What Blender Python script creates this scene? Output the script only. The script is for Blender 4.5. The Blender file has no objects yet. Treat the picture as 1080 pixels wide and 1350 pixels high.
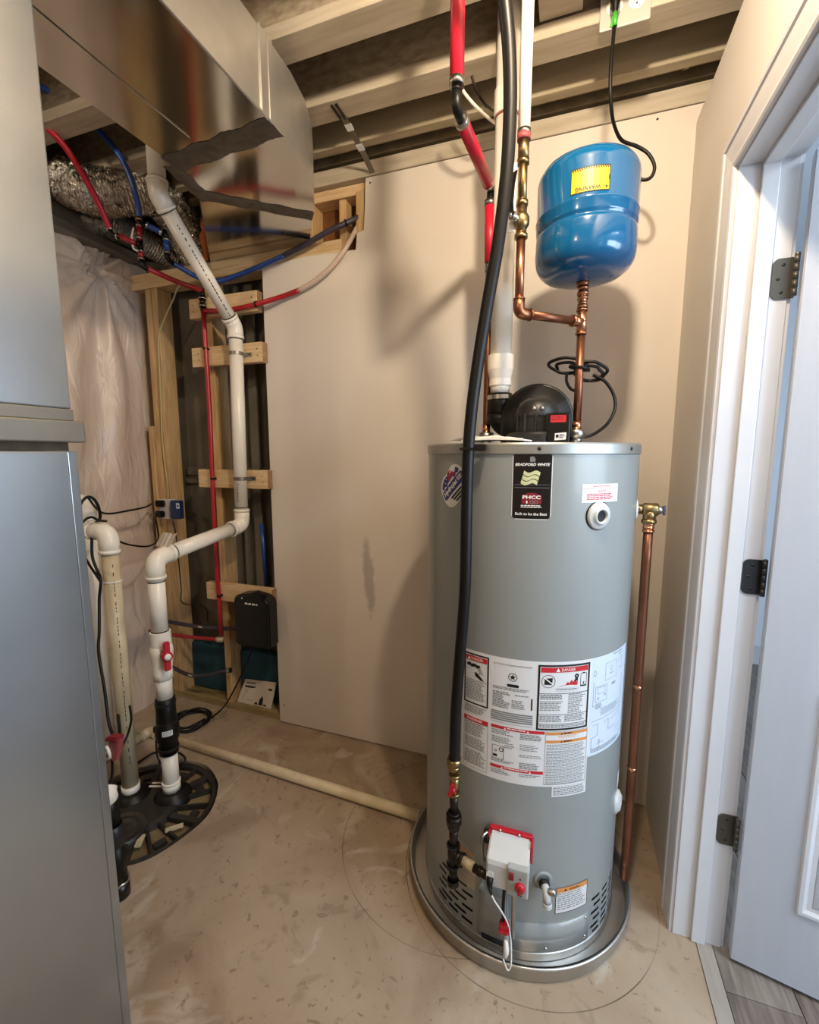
import bpy, bmesh, math, random
from math import sin, cos, pi, radians, sqrt, atan2
from mathutils import Vector as V, Matrix
random.seed(7)
S = bpy.context.scene
C = S.collection

# ------------------------------------------------------------------ camera
PXW, PXH, FPX = 1080.0, 1350.0, 590.0
CAM_H, PITCH, YAW = 1.376, radians(7.43), radians(19.4)
FH = V((-sin(YAW), cos(YAW), 0)); RT = V((cos(YAW), sin(YAW), 0)); UPW = V((0, 0, 1))
FW = FH * cos(PITCH) - UPW * sin(PITCH); UP = UPW * cos(PITCH) + FH * sin(PITCH)
CO = V((0, 0, CAM_H))
cam_d = bpy.data.cameras.new('camera'); cam = bpy.data.objects.new('camera', cam_d); C.objects.link(cam)
cam_d.sensor_fit = 'HORIZONTAL'; cam_d.sensor_width = 36.0; cam_d.lens = 36.0 * FPX / PXW
cam_d.clip_start = 0.02; cam_d.clip_end = 50
m = Matrix((RT, UP, -FW)).transposed().to_4x4(); m.translation = CO
cam.matrix_world = m
S.camera = cam

# ------------------------------------------------------------------ world, light, exposure
wd = bpy.data.worlds.new('world'); S.world = wd; wd.use_nodes = True
bg = wd.node_tree.nodes['Background']; bg.inputs[0].default_value = (0.75, 0.85, 1.0, 1); bg.inputs[1].default_value = 0.10

def add_light(name, kind, loc, power, color, size=0.1, size_y=None, rot=None):
    l = bpy.data.lights.new(name, kind); l.energy = power; l.color = color
    if kind == 'AREA':
        l.size = size
        if size_y: l.shape = 'RECTANGLE'; l.size_y = size_y
    else:
        l.shadow_soft_size = size
    o = bpy.data.objects.new(name, l); C.objects.link(o); o.location = loc
    if rot: o.rotation_euler = rot
    o['kind'] = 'helper'
    return o
LAMP = V((0.05, 0.66, 2.46))
add_light('bulb_light', 'POINT', LAMP, 50, (1.0, 0.82, 0.60), 0.035)
add_light('room_bulb_light', 'POINT', (-0.9, -1.15, 2.40), 16, (1.0, 0.82, 0.62), 0.035)
add_light('far_bulb_light', 'POINT', (-1.92, -0.25, 2.42), 16, (1.0, 0.82, 0.62), 0.035)
add_light('hall_overhead_fill', 'AREA', (1.35, 0.55, 2.40), 20, (0.74, 0.87, 1.0), 0.6, 0.6)  # added overhead area light standing in for hall daylight, not a known fixture
add_light('hall_window_light', 'AREA', (2.35, -0.15, 1.50), 36, (0.68, 0.84, 1.0), 0.9, 1.1, (0, radians(90), 0))
add_light('hall_daylight_fill', 'AREA', (2.35, 1.0, 1.40), 30, (0.66, 0.83, 1.0), 0.9, 1.2, (0, radians(90), 0))  # added second daylight source so cool light reaches the furnace; no lamp here
vs = S.view_settings
vs.view_transform = 'Standard'; vs.look = 'None'; vs.gamma = 1.0; vs.exposure = 0.15; vs.use_curve_mapping = False
S.display_settings.display_device = 'sRGB'

# ------------------------------------------------------------------ pixel -> world at a known plane
def ray(x, y): return RT * (x - 540) - UP * (y - 675) + FW * FPX
def pY(x, y, Y): d = ray(x, y); return CO + d * (Y / d.y)
def pX(x, y, X): d = ray(x, y); return CO + d * (X / d.x)
def pZ(x, y, z): d = ray(x, y); return CO + d * ((z - CAM_H) / d.z)
def pD(x, y, D): d = ray(x, y); return CO + d * (D / FPX)

# ------------------------------------------------------------------ materials
def s2l(c): return c / 12.92 if c <= 0.04045 else ((c + 0.055) / 1.055) ** 2.4
def rgb(h):
    if isinstance(h, str):
        h = h.lstrip('#'); h = [int(h[i:i + 2], 16) / 255 for i in (0, 2, 4)]
    return tuple(s2l(c) for c in h) + (1.0,)
def nd(nt, t, **kw):
    n = nt.nodes.new(t)
    for k, v in kw.items(): setattr(n, k, v)
    return n
MATS = {}
def mat(name, col, rough=0.5, metal=0.0, col2=None, scale=8.0, bump=0.0, bscale=60.0, stretch=(1, 1, 1), rvar=0.0, spec=0.5,
        coat=0.0, detail=5.0, lo=0.35, hi=0.65, emit=None, estr=0.0, aniso=0.0, trans=0.0, bdist=0.002):
    mt = bpy.data.materials.new(name); mt.use_nodes = True; nt = mt.node_tree; L = nt.links
    p = nt.nodes['Principled BSDF']
    p.inputs['Base Color'].default_value = rgb(col); p.inputs['Roughness'].default_value = rough
    p.inputs['Metallic'].default_value = metal; p.inputs['Specular IOR Level'].default_value = spec
    p.inputs['Coat Weight'].default_value = coat
    if trans: p.inputs['Transmission Weight'].default_value = trans
    if emit: p.inputs['Emission Color'].default_value = rgb(emit); p.inputs['Emission Strength'].default_value = estr
    if col2 or bump or rvar:
        tc = nd(nt, 'ShaderNodeTexCoord'); mp = nd(nt, 'ShaderNodeMapping'); mp.inputs['Scale'].default_value = stretch
        L.new(tc.outputs['Object'], mp.inputs[0])
        if col2 or rvar:
            n = nd(nt, 'ShaderNodeTexNoise'); n.inputs['Scale'].default_value = scale; n.inputs['Detail'].default_value = detail
            L.new(mp.outputs[0], n.inputs['Vector'])
            r = nd(nt, 'ShaderNodeValToRGB'); r.color_ramp.elements[0].position = lo; r.color_ramp.elements[1].position = hi
            L.new(n.outputs['Fac'], r.inputs[0])
            if col2:
                r.color_ramp.elements[0].color = rgb(col); r.color_ramp.elements[1].color = rgb(col2)
                L.new(r.outputs[0], p.inputs['Base Color'])
            if rvar:
                mr = nd(nt, 'ShaderNodeMapRange'); mr.inputs['To Min'].default_value = max(0.02, rough - rvar); mr.inputs['To Max'].default_value = min(1, rough + rvar)
                L.new(n.outputs['Fac'], mr.inputs['Value']); L.new(mr.outputs[0], p.inputs['Roughness'])
        if bump:
            n2 = nd(nt, 'ShaderNodeTexNoise'); n2.inputs['Scale'].default_value = bscale; n2.inputs['Detail'].default_value = 4
            L.new(mp.outputs[0], n2.inputs['Vector'])
            b = nd(nt, 'ShaderNodeBump'); b.inputs['Strength'].default_value = bump; b.inputs['Distance'].default_value = bdist
            L.new(n2.outputs['Fac'], b.inputs['Height']); L.new(b.outputs[0], p.inputs['Normal'])
    MATS[name] = mt
    return mt
M = MATS
mat('wood_pine', '#dfc49c', 0.6, col2='#d0ad7c', scale=14, stretch=(0.6, 6, 6), bump=0.15, bscale=40)
mat('wood_stud', '#cfae7e', 0.65, col2='#b89465', scale=12, stretch=(6, 6, 0.6), bump=0.15, bscale=40)
mat('wood_plate', '#9c8a5e', 0.7, col2='#86744a', scale=12, stretch=(0.6, 6, 6), bump=0.15, bscale=40)
mat('wood_end', '#a5825a', 0.7, col2='#8a6844', scale=30)
mat('joist_flange', '#c2b7a5', 0.7, col2='#aea18b', scale=9, stretch=(0.5, 5, 5), bump=0.1, bscale=30)
mat('joist_web', '#bdb09c', 0.8, col2='#9b8c76', scale=26, stretch=(1, 1, 2.2), bump=0.4, bscale=45, detail=8)
mat('board_ceiling', '#8d7f68', 0.8, col2='#75674f', scale=20, bump=0.2)
mat('rim_board', '#b3a68c', 0.7, col2='#9d9077', scale=5, stretch=(0.5, 4, 4), bump=0.1)
mat('drywall', '#ded5cb', 0.75, col2='#d8cec3', scale=2.0, bump=0.05, bscale=180)
def scuff():
    mt = M['drywall']; nt = mt.node_tree; L = nt.links; p = nt.nodes['Principled BSDF']
    src = p.inputs['Base Color'].links[0].from_socket
    tc = nd(nt, 'ShaderNodeTexCoord'); mp = nd(nt, 'ShaderNodeMapping', vector_type='TEXTURE')
    a, b = pY(482, 705, 1.81), pY(490, 815, 1.81); c = (a + b) / 2
    mp.inputs['Location'].default_value = (c.x, 1.81, c.z); mp.inputs['Rotation'].default_value = (0, math.atan2(a.x - b.x, a.z - b.z), 0)
    mp.inputs['Scale'].default_value = (0.030, 1.0, (a - b).length / 2)
    L.new(tc.outputs['Object'], mp.inputs[0])
    n = nd(nt, 'ShaderNodeTexNoise'); n.inputs['Scale'].default_value = 30; L.new(tc.outputs['Object'], n.inputs['Vector'])
    ln = nd(nt, 'ShaderNodeVectorMath', operation='LENGTH'); L.new(mp.outputs[0], ln.inputs[0])
    ad = nd(nt, 'ShaderNodeMath', operation='MULTIPLY_ADD'); L.new(n.outputs['Fac'], ad.inputs[0]); ad.inputs[1].default_value = 0.9; L.new(ln.outputs['Value'], ad.inputs[2])
    r = nd(nt, 'ShaderNodeMapRange'); r.inputs['From Min'].default_value = 1.05; r.inputs['From Max'].default_value = 1.5; r.inputs['To Min'].default_value = 0.55; r.inputs['To Max'].default_value = 0.0
    L.new(ad.outputs[0], r.inputs['Value'])
    mx = nd(nt, 'ShaderNodeMixRGB'); L.new(r.outputs[0], mx.inputs[0]); L.new(src, mx.inputs[1]); mx.inputs[2].default_value = rgb('#948b86'); L.new(mx.outputs[0], p.inputs['Base Color'])
scuff()
mat('paint_wall', '#d9d2c9', 0.6, col2='#d2cac0', scale=2.5, bump=0.12, bscale=140)
mat('trim_white', '#d2d2d4', 0.34, col2='#cdcdd0', scale=4)
mat('door_white', '#babdc4', 0.38, col2='#b5b8c0', scale=4, bump=0.08, bscale=90, stretch=(6, 6, 0.4))
mat('foundation', '#6f685c', 0.85, col2='#5c564b', scale=6, bump=0.2, bscale=30)
mat('teal_foam', '#1f4a57', 0.8, col2='#1a3f4b', scale=10, bump=0.1)
mat('galv', '#b0b6ba', 0.27, metal=0.85, col2='#a6acb1', scale=9, detail=2, lo=0.2, hi=0.8)
mat('duct_metal', '#c9c5bd', 0.13, metal=1.0, col2='#c0bbb2', scale=5, rvar=0.05, bump=0.10, bscale=4, bdist=0.006)
mat('duct_side', '#cbc9c4', 0.36, metal=0.85, col2='#bfbcb6', scale=12, rvar=0.10, bump=0.08, bscale=14)
mat('mastic', '#65594b', 0.75, col2='#55493c', scale=30, bump=0.5, bscale=70)
mat('foil', '#cfcac2', 0.16, metal=1.0, bump=1.0, bscale=55, bdist=0.012, rvar=0.06, scale=10)
mat('foil_pale', '#b4aba0', 0.42, metal=0.75, bump=0.8, bscale=45, bdist=0.010)
mat('grey_metal', '#8f8a80', 0.42, metal=0.8, col2='#827c72', scale=8)
mat('pvc', '#eee8dd', 0.32, col2='#e7dfd2', scale=6)
mat('pvc_aged', '#cbbd9f', 0.45, col2='#b09f80', scale=16, stretch=(1, 1, 0.5), bump=0.1)
mat('pvc_cream', '#e2d2b4', 0.45, col2='#d6c3a0', scale=14)
mat('pvc_bright', '#f0ece2', 0.3)
mat('black_rubber', '#0f0e0d', 0.42, spec=0.3)
mat('black_gloss', '#070708', 0.30)
mat('black_plastic', '#1a1a19', 0.42, col2='#22211f', scale=14)
mat('lid_black', '#211f1c', 0.42, col2='#33302b', scale=14, bump=0.15)
mat('clay_dirt', '#8a7655', 0.8, col2='#6d5b3f', scale=20, bump=0.2)
mat('red_pex', '#b3262c', 0.3, col2='#a01f26', scale=9)
mat('red_sleeve', '#be1a33', 0.38)
mat('red_plastic', '#b4182a', 0.28)
mat('red_faded', '#96484a', 0.5)
mat('red_plum', '#8a2530', 0.5)
mat('blue_pex', '#274f9f', 0.3)
mat('pex_dark', '#3b3844', 0.4)
mat('plate_white', '#b5b1a8', 0.4)
mat('lever_violet', '#4b4a72', 0.4)
mat('pex_white', '#c9b3a4', 0.35)
mat('copper', '#bb8768', 0.34, metal=1.0, col2='#9a6548', scale=9, rvar=0.08)
mat('copper_dark', '#96644c', 0.40, metal=0.9, col2='#744a37', scale=7, rvar=0.08)
mat('copper_bright', '#d99a76', 0.2, metal=1.0)
mat('brass', '#b09970', 0.32, metal=1.0, col2='#8f7850', scale=12)
mat('steel', '#c2c0bb', 0.25, metal=1.0)
mat('black_iron', '#37312a', 0.38, metal=0.7, col2='#241f1a', scale=18)
mat('zinc', '#b9b8b4', 0.3, metal=1.0, col2='#a2a09b', scale=15, rvar=0.08)
mat('pan_alu', '#d2d0cc', 0.36, metal=0.9, rvar=0.06, scale=8)
mat('heater_grey', '#8e9290', 0.30, col2='#8b8f8d', scale=3, coat=0.15)
mat('heater_dark', '#151515', 0.7)
mat('lid_metal', '#a4a49f', 0.38, metal=0.7)
mat('tank_blue', '#07598c', 0.16, coat=0.6, bump=0.03, bscale=25)
mat('label_white', '#dcdcdc', 0.45)
mat('label_blue', '#cdd8e6', 0.4)
mat('label_tan', '#a79f8e', 0.5)
mat('label_black', '#0d0b0b', 0.3)
mat('ink_black', '#141414', 0.5)
mat('ink_grey', '#7c7c7c', 0.5)
mat('ink_white', '#f2f0ea', 0.45)
mat('ink_red', '#c1262f', 0.45)
mat('ink_maroon', '#7e1622', 0.45)
mat('ink_orange', '#d58c4c', 0.45)
mat('ink_green', '#c9cc9c', 0.45)
mat('ink_navy', '#2a2f7a', 0.4)
mat('ink_yellow', '#d8b414', 0.38)
mat('valve_grey', '#c2c3c1', 0.4)
mat('grey_plastic', '#8d908e', 0.45)
mat('valve_shade', '#a5a7a6', 0.45)
mat('paper', '#cfc3b4', 0.7, col2='#c3b6a6', scale=6)
mat('white_bag', '#e8e4dd', 0.5)
mat('hinge_bronze', '#5a564d', 0.40, metal=0.6)
mat('hinge_dark', '#161514', 0.4)
mat('lvp', '#7d7066', 0.45, col2='#5a5049', scale=10, stretch=(9, 0.7, 1), bump=0.1, detail=8)
mat('lvp_pale', '#8a7f75', 0.45, col2='#695f56', scale=10, stretch=(9, 0.7, 1), bump=0.1, detail=8)
mat('threshold', '#a39a90', 0.4, col2='#8f867c', scale=8, stretch=(8, 0.6, 1))
mat('hall_paint', '#dfe3ea', 0.6)
mat('bulb_glass', '#fff0d8', 0.3, emit='#ffe2b8', estr=12.0)
mat('ceramic', '#e8e4da', 0.3)
mat('navy_plastic', '#142c54', 0.3)
mat('cable_yellow', '#b7a87a', 0.5)
mat('orange_foam', '#b5632a', 0.7, bump=0.3)
mat('osb_brown', '#7d4f24', 0.8, col2='#633c1a', scale=20, bump=0.2)
mat('green_tape', '#3f9a35', 0.45)

# vapour barrier: translucent-looking plastic sheet with long soft creases
def mat_sheet():
    mt = mat('vapour_plastic', '#dccabb', 0.36, col2='#d3bfae', scale=3, coat=0.1)
    nt = mt.node_tree; L = nt.links; p = nt.nodes['Principled BSDF']
    tc = nd(nt, 'ShaderNodeTexCoord'); mp = nd(nt, 'ShaderNodeMapping'); mp.inputs['Scale'].default_value = (1, 3.2, 1.0)
    L.new(tc.outputs['Object'], mp.inputs[0])
    n = nd(nt, 'ShaderNodeTexNoise'); n.inputs['Scale'].default_value = 4.5; n.inputs['Detail'].default_value = 3; n.inputs['Distortion'].default_value = 0.8
    L.new(mp.outputs[0], n.inputs['Vector'])
    b = nd(nt, 'ShaderNodeBump'); b.inputs['Strength'].default_value = 0.6; b.inputs['Distance'].default_value = 0.03
    L.new(n.outputs['Fac'], b.inputs['Height']); L.new(b.outputs[0], p.inputs['Normal'])
mat_sheet()

# bare concrete slab: trowel blotches, damp patches, scuffs and two faint marker circles round the heater
def mat_concrete():
    mt = bpy.data.materials.new('concrete'); mt.use_nodes = True; nt = mt.node_tree; L = nt.links; M['concrete'] = mt
    p = nt.nodes['Principled BSDF']; p.inputs['Roughness'].default_value = 0.62
    tc = nd(nt, 'ShaderNodeTexCoord'); oc = tc.outputs['Object']
    def noise(scale, detail=5, dist=0.0):
        n = nd(nt, 'ShaderNodeTexNoise'); n.inputs['Scale'].default_value = scale; n.inputs['Detail'].default_value = detail
        n.inputs['Distortion'].default_value = dist; L.new(oc, n.inputs['Vector']); return n.outputs['Fac']
    def ramp(src, a, b, ca, cb):
        r = nd(nt, 'ShaderNodeValToRGB'); e = r.color_ramp.elements
        e[0].position = a; e[1].position = b; e[0].color = rgb(ca) if isinstance(ca, str) else (ca,) * 3 + (1,)
        e[1].color = rgb(cb) if isinstance(cb, str) else (cb,) * 3 + (1,)
        L.new(src, r.inputs[0]); return r.outputs[0]
    def mix(fac, a, b):
        mx = nd(nt, 'ShaderNodeMixRGB'); L.new(fac, mx.inputs[0])
        L.new(a, mx.inputs[1])
        if isinstance(b, str): mx.inputs[2].default_value = rgb(b)
        else: L.new(b, mx.inputs[2])
        return mx.outputs[0]
    base = ramp(noise(2.6, 7, 0.6), 0.3, 0.7, '#b09e88', '#97836c')
    base = mix(ramp(noise(1.7, 6, 1.2), 0.52, 0.60, 0.0, 0.65), base, '#8a7560')
    base = mix(ramp(noise(2.3, 7, 0.8), 0.60, 0.68, 0.0, 0.55), base, '#c2b5a2')
    base = mix(ramp(noise(8, 8, 1.6), 0.58, 0.68, 0.0, 0.45), base, '#7a6754')
    base = mix(ramp(noise(5, 7, 1.0), 0.60, 0.67, 0.0, 0.6), base, '#beb4a6')
    base = mix(ramp(noise(19, 5, 1.8), 0.64, 0.70, 0.0, 0.55), base, '#655446')
    base = mix(ramp(noise(48, 3, 0.6), 0.655, 0.70, 0.0, 0.55), base, '#6c5a4a')
    # marker circles
    for cx, cy, r in ((-0.08, 1.39, 0.362 + 0.035), (-0.334, 1.428, 0.398)):
        vm = nd(nt, 'ShaderNodeVectorMath', operation='DISTANCE'); L.new(oc, vm.inputs[0]); vm.inputs[1].default_value = (cx, cy, 0)
        s = nd(nt, 'ShaderNodeMath', operation='SUBTRACT'); L.new(vm.outputs['Value'], s.inputs[0]); s.inputs[1].default_value = r
        a = nd(nt, 'ShaderNodeMath', operation='ABSOLUTE'); L.new(s.outputs[0], a.inputs[0])
        lt = nd(nt, 'ShaderNodeMath', operation='LESS_THAN'); L.new(a.outputs[0], lt.inputs[0]); lt.inputs[1].default_value = 0.0013
        ml = nd(nt, 'ShaderNodeMath', operation='MULTIPLY'); L.new(lt.outputs[0], ml.inputs[0])
        L.new(ramp(noise(5, 2), 0.35, 0.6, 0.15, 0.9), ml.inputs[1])
        base = mix(ml.outputs[0], base, '#4c4238')
    L.new(base, p.inputs['Base Color'])
    b = nd(nt, 'ShaderNodeBump'); b.inputs['Strength'].default_value = 0.25; b.inputs['Distance'].default_value = 0.004
    L.new(noise(16, 9, 0.5), b.inputs['Height']); L.new(b.outputs[0], p.inputs['Normal'])
mat_concrete()

# ------------------------------------------------------------------ mesh helpers
def finish(name, bm, m=None, parent=None, label=None):
    me = bpy.data.meshes.new(name); bm.to_mesh(me); bm.free()
    if m: me.materials.append(M[m] if isinstance(m, str) else m)
    o = bpy.data.objects.new(name, me); C.objects.link(o)
    if parent: o.parent = parent
    if label: o['label'] = label
    if parent and ('print' in name or name in ('red_band', 'white_print', 'orange_band', 'crest', 'red_stripe', 'black_stripe', 'lettering', 'label_edge')): o['kind'] = 'stuff'
    return o
def thing(name, label, cat, group=None, loc=(0, 0, 0)):
    o = bpy.data.objects.new(name, None); C.objects.link(o); o.empty_display_size = 0.05
    o['label'] = label; o['category'] = cat
    if group: o['group'] = group
    return o
def tag(o, label, cat, group=None):
    o['label'] = label; o['category'] = cat
    if group: o['group'] = group
    return o
def struct(name, bm, m, parent=None):
    o = finish(name, bm, m, parent)
    if not parent: o['kind'] = 'structure'
    return o
NB = lambda: bmesh.new()
def box(bm, x0, x1, y0, y1, z0, z1, bev=0.0, seg=2):
    vs_ = [bm.verts.new((x, y, z)) for x in (x0, x1) for y in (y0, y1) for z in (z0, z1)]
    fs = [(0, 1, 3, 2), (4, 6, 7, 5), (0, 4, 5, 1), (2, 3, 7, 6), (0, 2, 6, 4), (1, 5, 7, 3)]
    F = [bm.faces.new([vs_[i] for i in f]) for f in fs]
    if bev > 0:
        es = list({e for f in F for e in f.edges})
        bmesh.ops.bevel(bm, geom=es, offset=bev, segments=seg, affect='EDGES', profile=0.6)
    return vs_
def obox(bm, c, ax, ay, az, hx, hy, hz, bev=0.0):
    c = V(c); ax = V(ax).normalized(); ay = V(ay).normalized(); az = V(az).normalized()
    vs_ = [bm.verts.new(c + ax * (sx * hx) + ay * (sy * hy) + az * (sz * hz)) for sx in (-1, 1) for sy in (-1, 1) for sz in (-1, 1)]
    fs = [(0, 1, 3, 2), (4, 6, 7, 5), (0, 4, 5, 1), (2, 3, 7, 6), (0, 2, 6, 4), (1, 5, 7, 3)]
    F = [bm.faces.new([vs_[i] for i in f]) for f in fs]
    bmesh.ops.recalc_face_normals(bm, faces=F)
    if bev > 0:
        bmesh.ops.bevel(bm, geom=list({e for f in F for e in f.edges}), offset=bev, segments=2, affect='EDGES')
def perp(d):
    d = d.normalized(); a = V((0, 0, 1)) if abs(d.z) < 0.9 else V((1, 0, 0))
    u = d.cross(a).normalized(); return u, d.cross(u).normalized()
def tube(bm, pts, r, n=14, caps=True, closed=False):
    pts = [V(p) for p in pts]; k = len(pts); rs = r if isinstance(r, (list, tuple)) else [r] * k
    u, _ = perp(pts[1] - pts[0]); rings = []; prev = None
    for i, p in enumerate(pts):
        if closed: d = (pts[(i + 1) % k] - pts[i - 1])
        else: d = (pts[min(i + 1, k - 1)] - pts[max(i - 1, 0)])
        d = d.normalized()
        u = (u - d * u.dot(d))
        u = u.normalized() if u.length > 1e-6 else perp(d)[0]
        w = d.cross(u)
        rings.append([bm.verts.new(p + (u * cos(2 * pi * j / n) + w * sin(2 * pi * j / n)) * rs[i]) for j in range(n)])
    for i in range(k if closed else k - 1):
        a, b = rings[i], rings[(i + 1) % k]
        for j in range(n):
            f = bm.faces.new((a[j], a[(j + 1) % n], b[(j + 1) % n], b[j])); f.smooth = True
    if caps and not closed:
        bm.faces.new(rings[0][::-1]); bm.faces.new(rings[-1])
    return rings
def lathe(bm, prof, origin=(0, 0, 0), axis=(0, 0, 1), n=32, sharp=()):
    """prof: (radius, height) pairs along axis; profile corners stay crisp because rings are doubled there."""
    o = V(origin); ax = V(axis).normalized(); u, w = perp(ax)
    if abs(ax.z) > 0.99: u, w = V((1, 0, 0)), V((0, 1, 0)) * (1 if ax.z > 0 else -1)
    def ring(r, h): return [bm.verts.new(o + ax * h + (u * cos(2 * pi * j / n) + w * sin(2 * pi * j / n)) * max(r, 1e-5)) for j in range(n)]
    F = []
    for (r0, h0), (r1, h1) in zip(prof, prof[1:]):
        a, b = ring(r0, h0), ring(r1, h1)
        for j in range(n):
            f = bm.faces.new((a[j], a[(j + 1) % n], b[(j + 1) % n], b[j])); f.smooth = True; F.append(f)
    return F
def slathe(bm, prof, origin=(0, 0, 0), axis=(0, 0, 1), n=32):
    """lathe with shared rings: smooth everywhere"""
    o = V(origin); ax = V(axis).normalized(); u, w = perp(ax)
    if abs(ax.z) > 0.99: u, w = V((1, 0, 0)), V((0, 1, 0)) * (1 if ax.z > 0 else -1)
    rings = [[bm.verts.new(o + ax * h + (u * cos(2 * pi * j / n) + w * sin(2 * pi * j / n)) * max(r, 1e-5)) for j in range(n)] for r, h in prof]
    for a, b in zip(rings, rings[1:]):
        for j in range(n):
            f = bm.faces.new((a[j], a[(j + 1) % n], b[(j + 1) % n], b[j])); f.smooth = True
def cyl(bm, a, b, r, n=16): tube(bm, [a, b], r, n)
def hexnut(bm, c, ax, r, h):
    c = V(c); ax = V(ax).normalized(); tube(bm, [c - ax * h / 2, c + ax * h / 2], r, 6)
    for f in bm.faces: pass
def spline(pts, n=8):
    pts = [V(p) for p in pts]; P = [pts[0] * 2 - pts[1]] + pts + [pts[-1] * 2 - pts[-2]]; out = []
    for i in range(1, len(P) - 2):
        p0, p1, p2, p3 = P[i - 1:i + 3]
        for k in range(n):
            t = k / n
            out.append(0.5 * ((2 * p1) + (p2 - p0) * t + (2 * p0 - 5 * p1 + 4 * p2 - p3) * t * t + (3 * p1 - p0 - 3 * p2 + p3) * t ** 3))
    out.append(pts[-1]); return out
def fillet(pts, R, n=7):
    pts = [V(p) for p in pts]; out = [pts[0]]
    for i in range(1, len(pts) - 1):
        a, b, c = pts[i - 1], pts[i], pts[i + 1]
        d0 = (a - b).normalized(); d1 = (c - b).normalized(); ang = d0.angle(d1)
        t = min(R / math.tan(ang / 2), (a - b).length * 0.49, (c - b).length * 0.49)
        p, q = b + d0 * t, b + d1 * t
        for k in range(n + 1):
            s = k / n; out.append((p * (1 - s) + b * s) * (1 - s) + (b * (1 - s) + q * s) * s)
    out.append(pts[-1]); return out
def tubeobj(name, pts, r, m, parent=None, n=14, label=None):
    bm = NB(); tube(bm, pts, r, n); return finish(name, bm, m, parent, label)
def elbow(bm, a, b, c, r, hub=1.35, ro=1.17, R=None, n=16, collar=0.30):
    """pipe elbow at corner b between directions to a and c, with raised hub ends"""
    a, b, c = V(a), V(b), V(c); d0 = (a - b).normalized(); d1 = (c - b).normalized(); ang = d0.angle(d1)
    R = R or r * 1.5; t = R / math.tan(ang / 2); L = t + hub * r
    tube(bm, fillet([b + d0 * L, b, b + d1 * L], R, 8), r * ro, n)
    for d in (d0, d1):
        tube(bm, [b + d * (L - collar * r * 2), b + d * (L + 0.0005)], r * ro * 1.07, n)
    return L
def run(root, pts, r, m, mf=None, pipe='pipe', fit='elbow', hub=1.35, ro=1.17, R=None, n=16, collar=0.3, labels=True):
    """straight pipes joined by elbows; each pipe and each elbow a part"""
    pts = [V(p) for p in pts]; cut = [0.0] * len(pts)
    for i in range(1, len(pts) - 1):
        bm = NB(); cut[i] = elbow(bm, pts[i - 1], pts[i], pts[i + 1], r, hub, ro, R, n, collar); finish(fit, bm, mf or m, root)
    for i in range(len(pts) - 1):
        d = (pts[i + 1] - pts[i]).normalized()
        a = pts[i] + d * max(0, cut[i] - r * 0.6); b = pts[i + 1] - d * max(0, cut[i + 1] - r * 0.6)
        if (b - a).length > 0.004: tubeobj(pipe, [a, b], r, m, root, n)

# flat print: maps (u, v) -> 3D
def cylmap(center, r, z0=0.0):
    cx, cy = center
    def f(u, v, off=0.0):
        th = u / r; R = r + off
        return V((cx + R * sin(th), cy - R * cos(th), z0 + v))
    return f
def planemap(o, ux, uv):
    o = V(o); ux = V(ux).normalized(); uv = V(uv).normalized(); nn = ux.cross(uv)
    return lambda u, v, off=0.0: o + ux * u + uv * v + nn * off
def rect(bm, mp, u0, u1, v0, v1, off, cols=None):
    cols = cols or max(1, int(abs(u1 - u0) / 0.012))
    lo = [bm.verts.new(mp(u0 + (u1 - u0) * i / cols, v0, off)) for i in range(cols + 1)]
    hi = [bm.verts.new(mp(u0 + (u1 - u0) * i / cols, v1, off)) for i in range(cols + 1)]
    for i in range(cols): bm.faces.new((lo[i], lo[i + 1], hi[i + 1], hi[i]))
def rrect(bm, mp, u0, u1, v0, v1, rad, off):
    """rounded rectangle as a strip"""
    us = [u0 + rad * (1 - cos(a * pi / 10)) for a in range(6)]
    n = max(1, int((u1 - u0) / 0.012)); us += [u0 + rad + (u1 - u0 - 2 * rad) * i / n for i in range(1, n)] + [u1 - rad * (1 - cos(a * pi / 10)) for a in range(5, -1, -1)]
    lo, hi = [], []
    for u in us:
        d = max(0.0, max(u0 + rad - u, u - (u1 - rad))); inset = rad - sqrt(max(0, rad * rad - d * d))
        lo.append(bm.verts.new(mp(u, v0 + inset, off))); hi.append(bm.verts.new(mp(u, v1 - inset, off)))
    for i in range(len(us) - 1): bm.faces.new((lo[i], lo[i + 1], hi[i + 1], hi[i]))
def poly(bm, mp, pts, off): bm.faces.new([bm.verts.new(mp(u, v, off)) for u, v in pts])
def pring(bm, mp, cu, cv, r0, r1, off, n=24, sy=1.0):
    a = [bm.verts.new(mp(cu + r0 * cos(2 * pi * i / n), cv + r0 * sy * sin(2 * pi * i / n), off)) for i in range(n)]
    b = [bm.verts.new(mp(cu + r1 * cos(2 * pi * i / n), cv + r1 * sy * sin(2 * pi * i / n), off)) for i in range(n)]
    for i in range(n): bm.faces.new((a[i], b[i], b[(i + 1) % n], a[(i + 1) % n]))
def frame(bm, mp, u0, u1, v0, v1, w, off):
    rect(bm, mp, u0, u1, v0, v0 + w, off); rect(bm, mp, u0, u1, v1 - w, v1, off)
    rect(bm, mp, u0, u0 + w, v0 + w, v1 - w, off); rect(bm, mp, u1 - w, u1, v0 + w, v1 - w, off)
def fine(bm, mp, u0, u1, v0, v1, pitch, off, fill=0.55, ragged=0.25, word=(0.004, 0.011)):
    """illegibly small print: rows of word-length bars"""
    v = v1
    while v - pitch * fill > v0:
        u = u0; end = u1 - (random.random() * ragged) * (u1 - u0)
        while u < end:
            w = min(random.uniform(*word), end - u)
            if w > 0.001: rect(bm, mp, u, u + w, v - pitch * fill, v, off, 1)
            u += w + pitch * 0.35
        v -= pitch
_tc = {}
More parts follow.
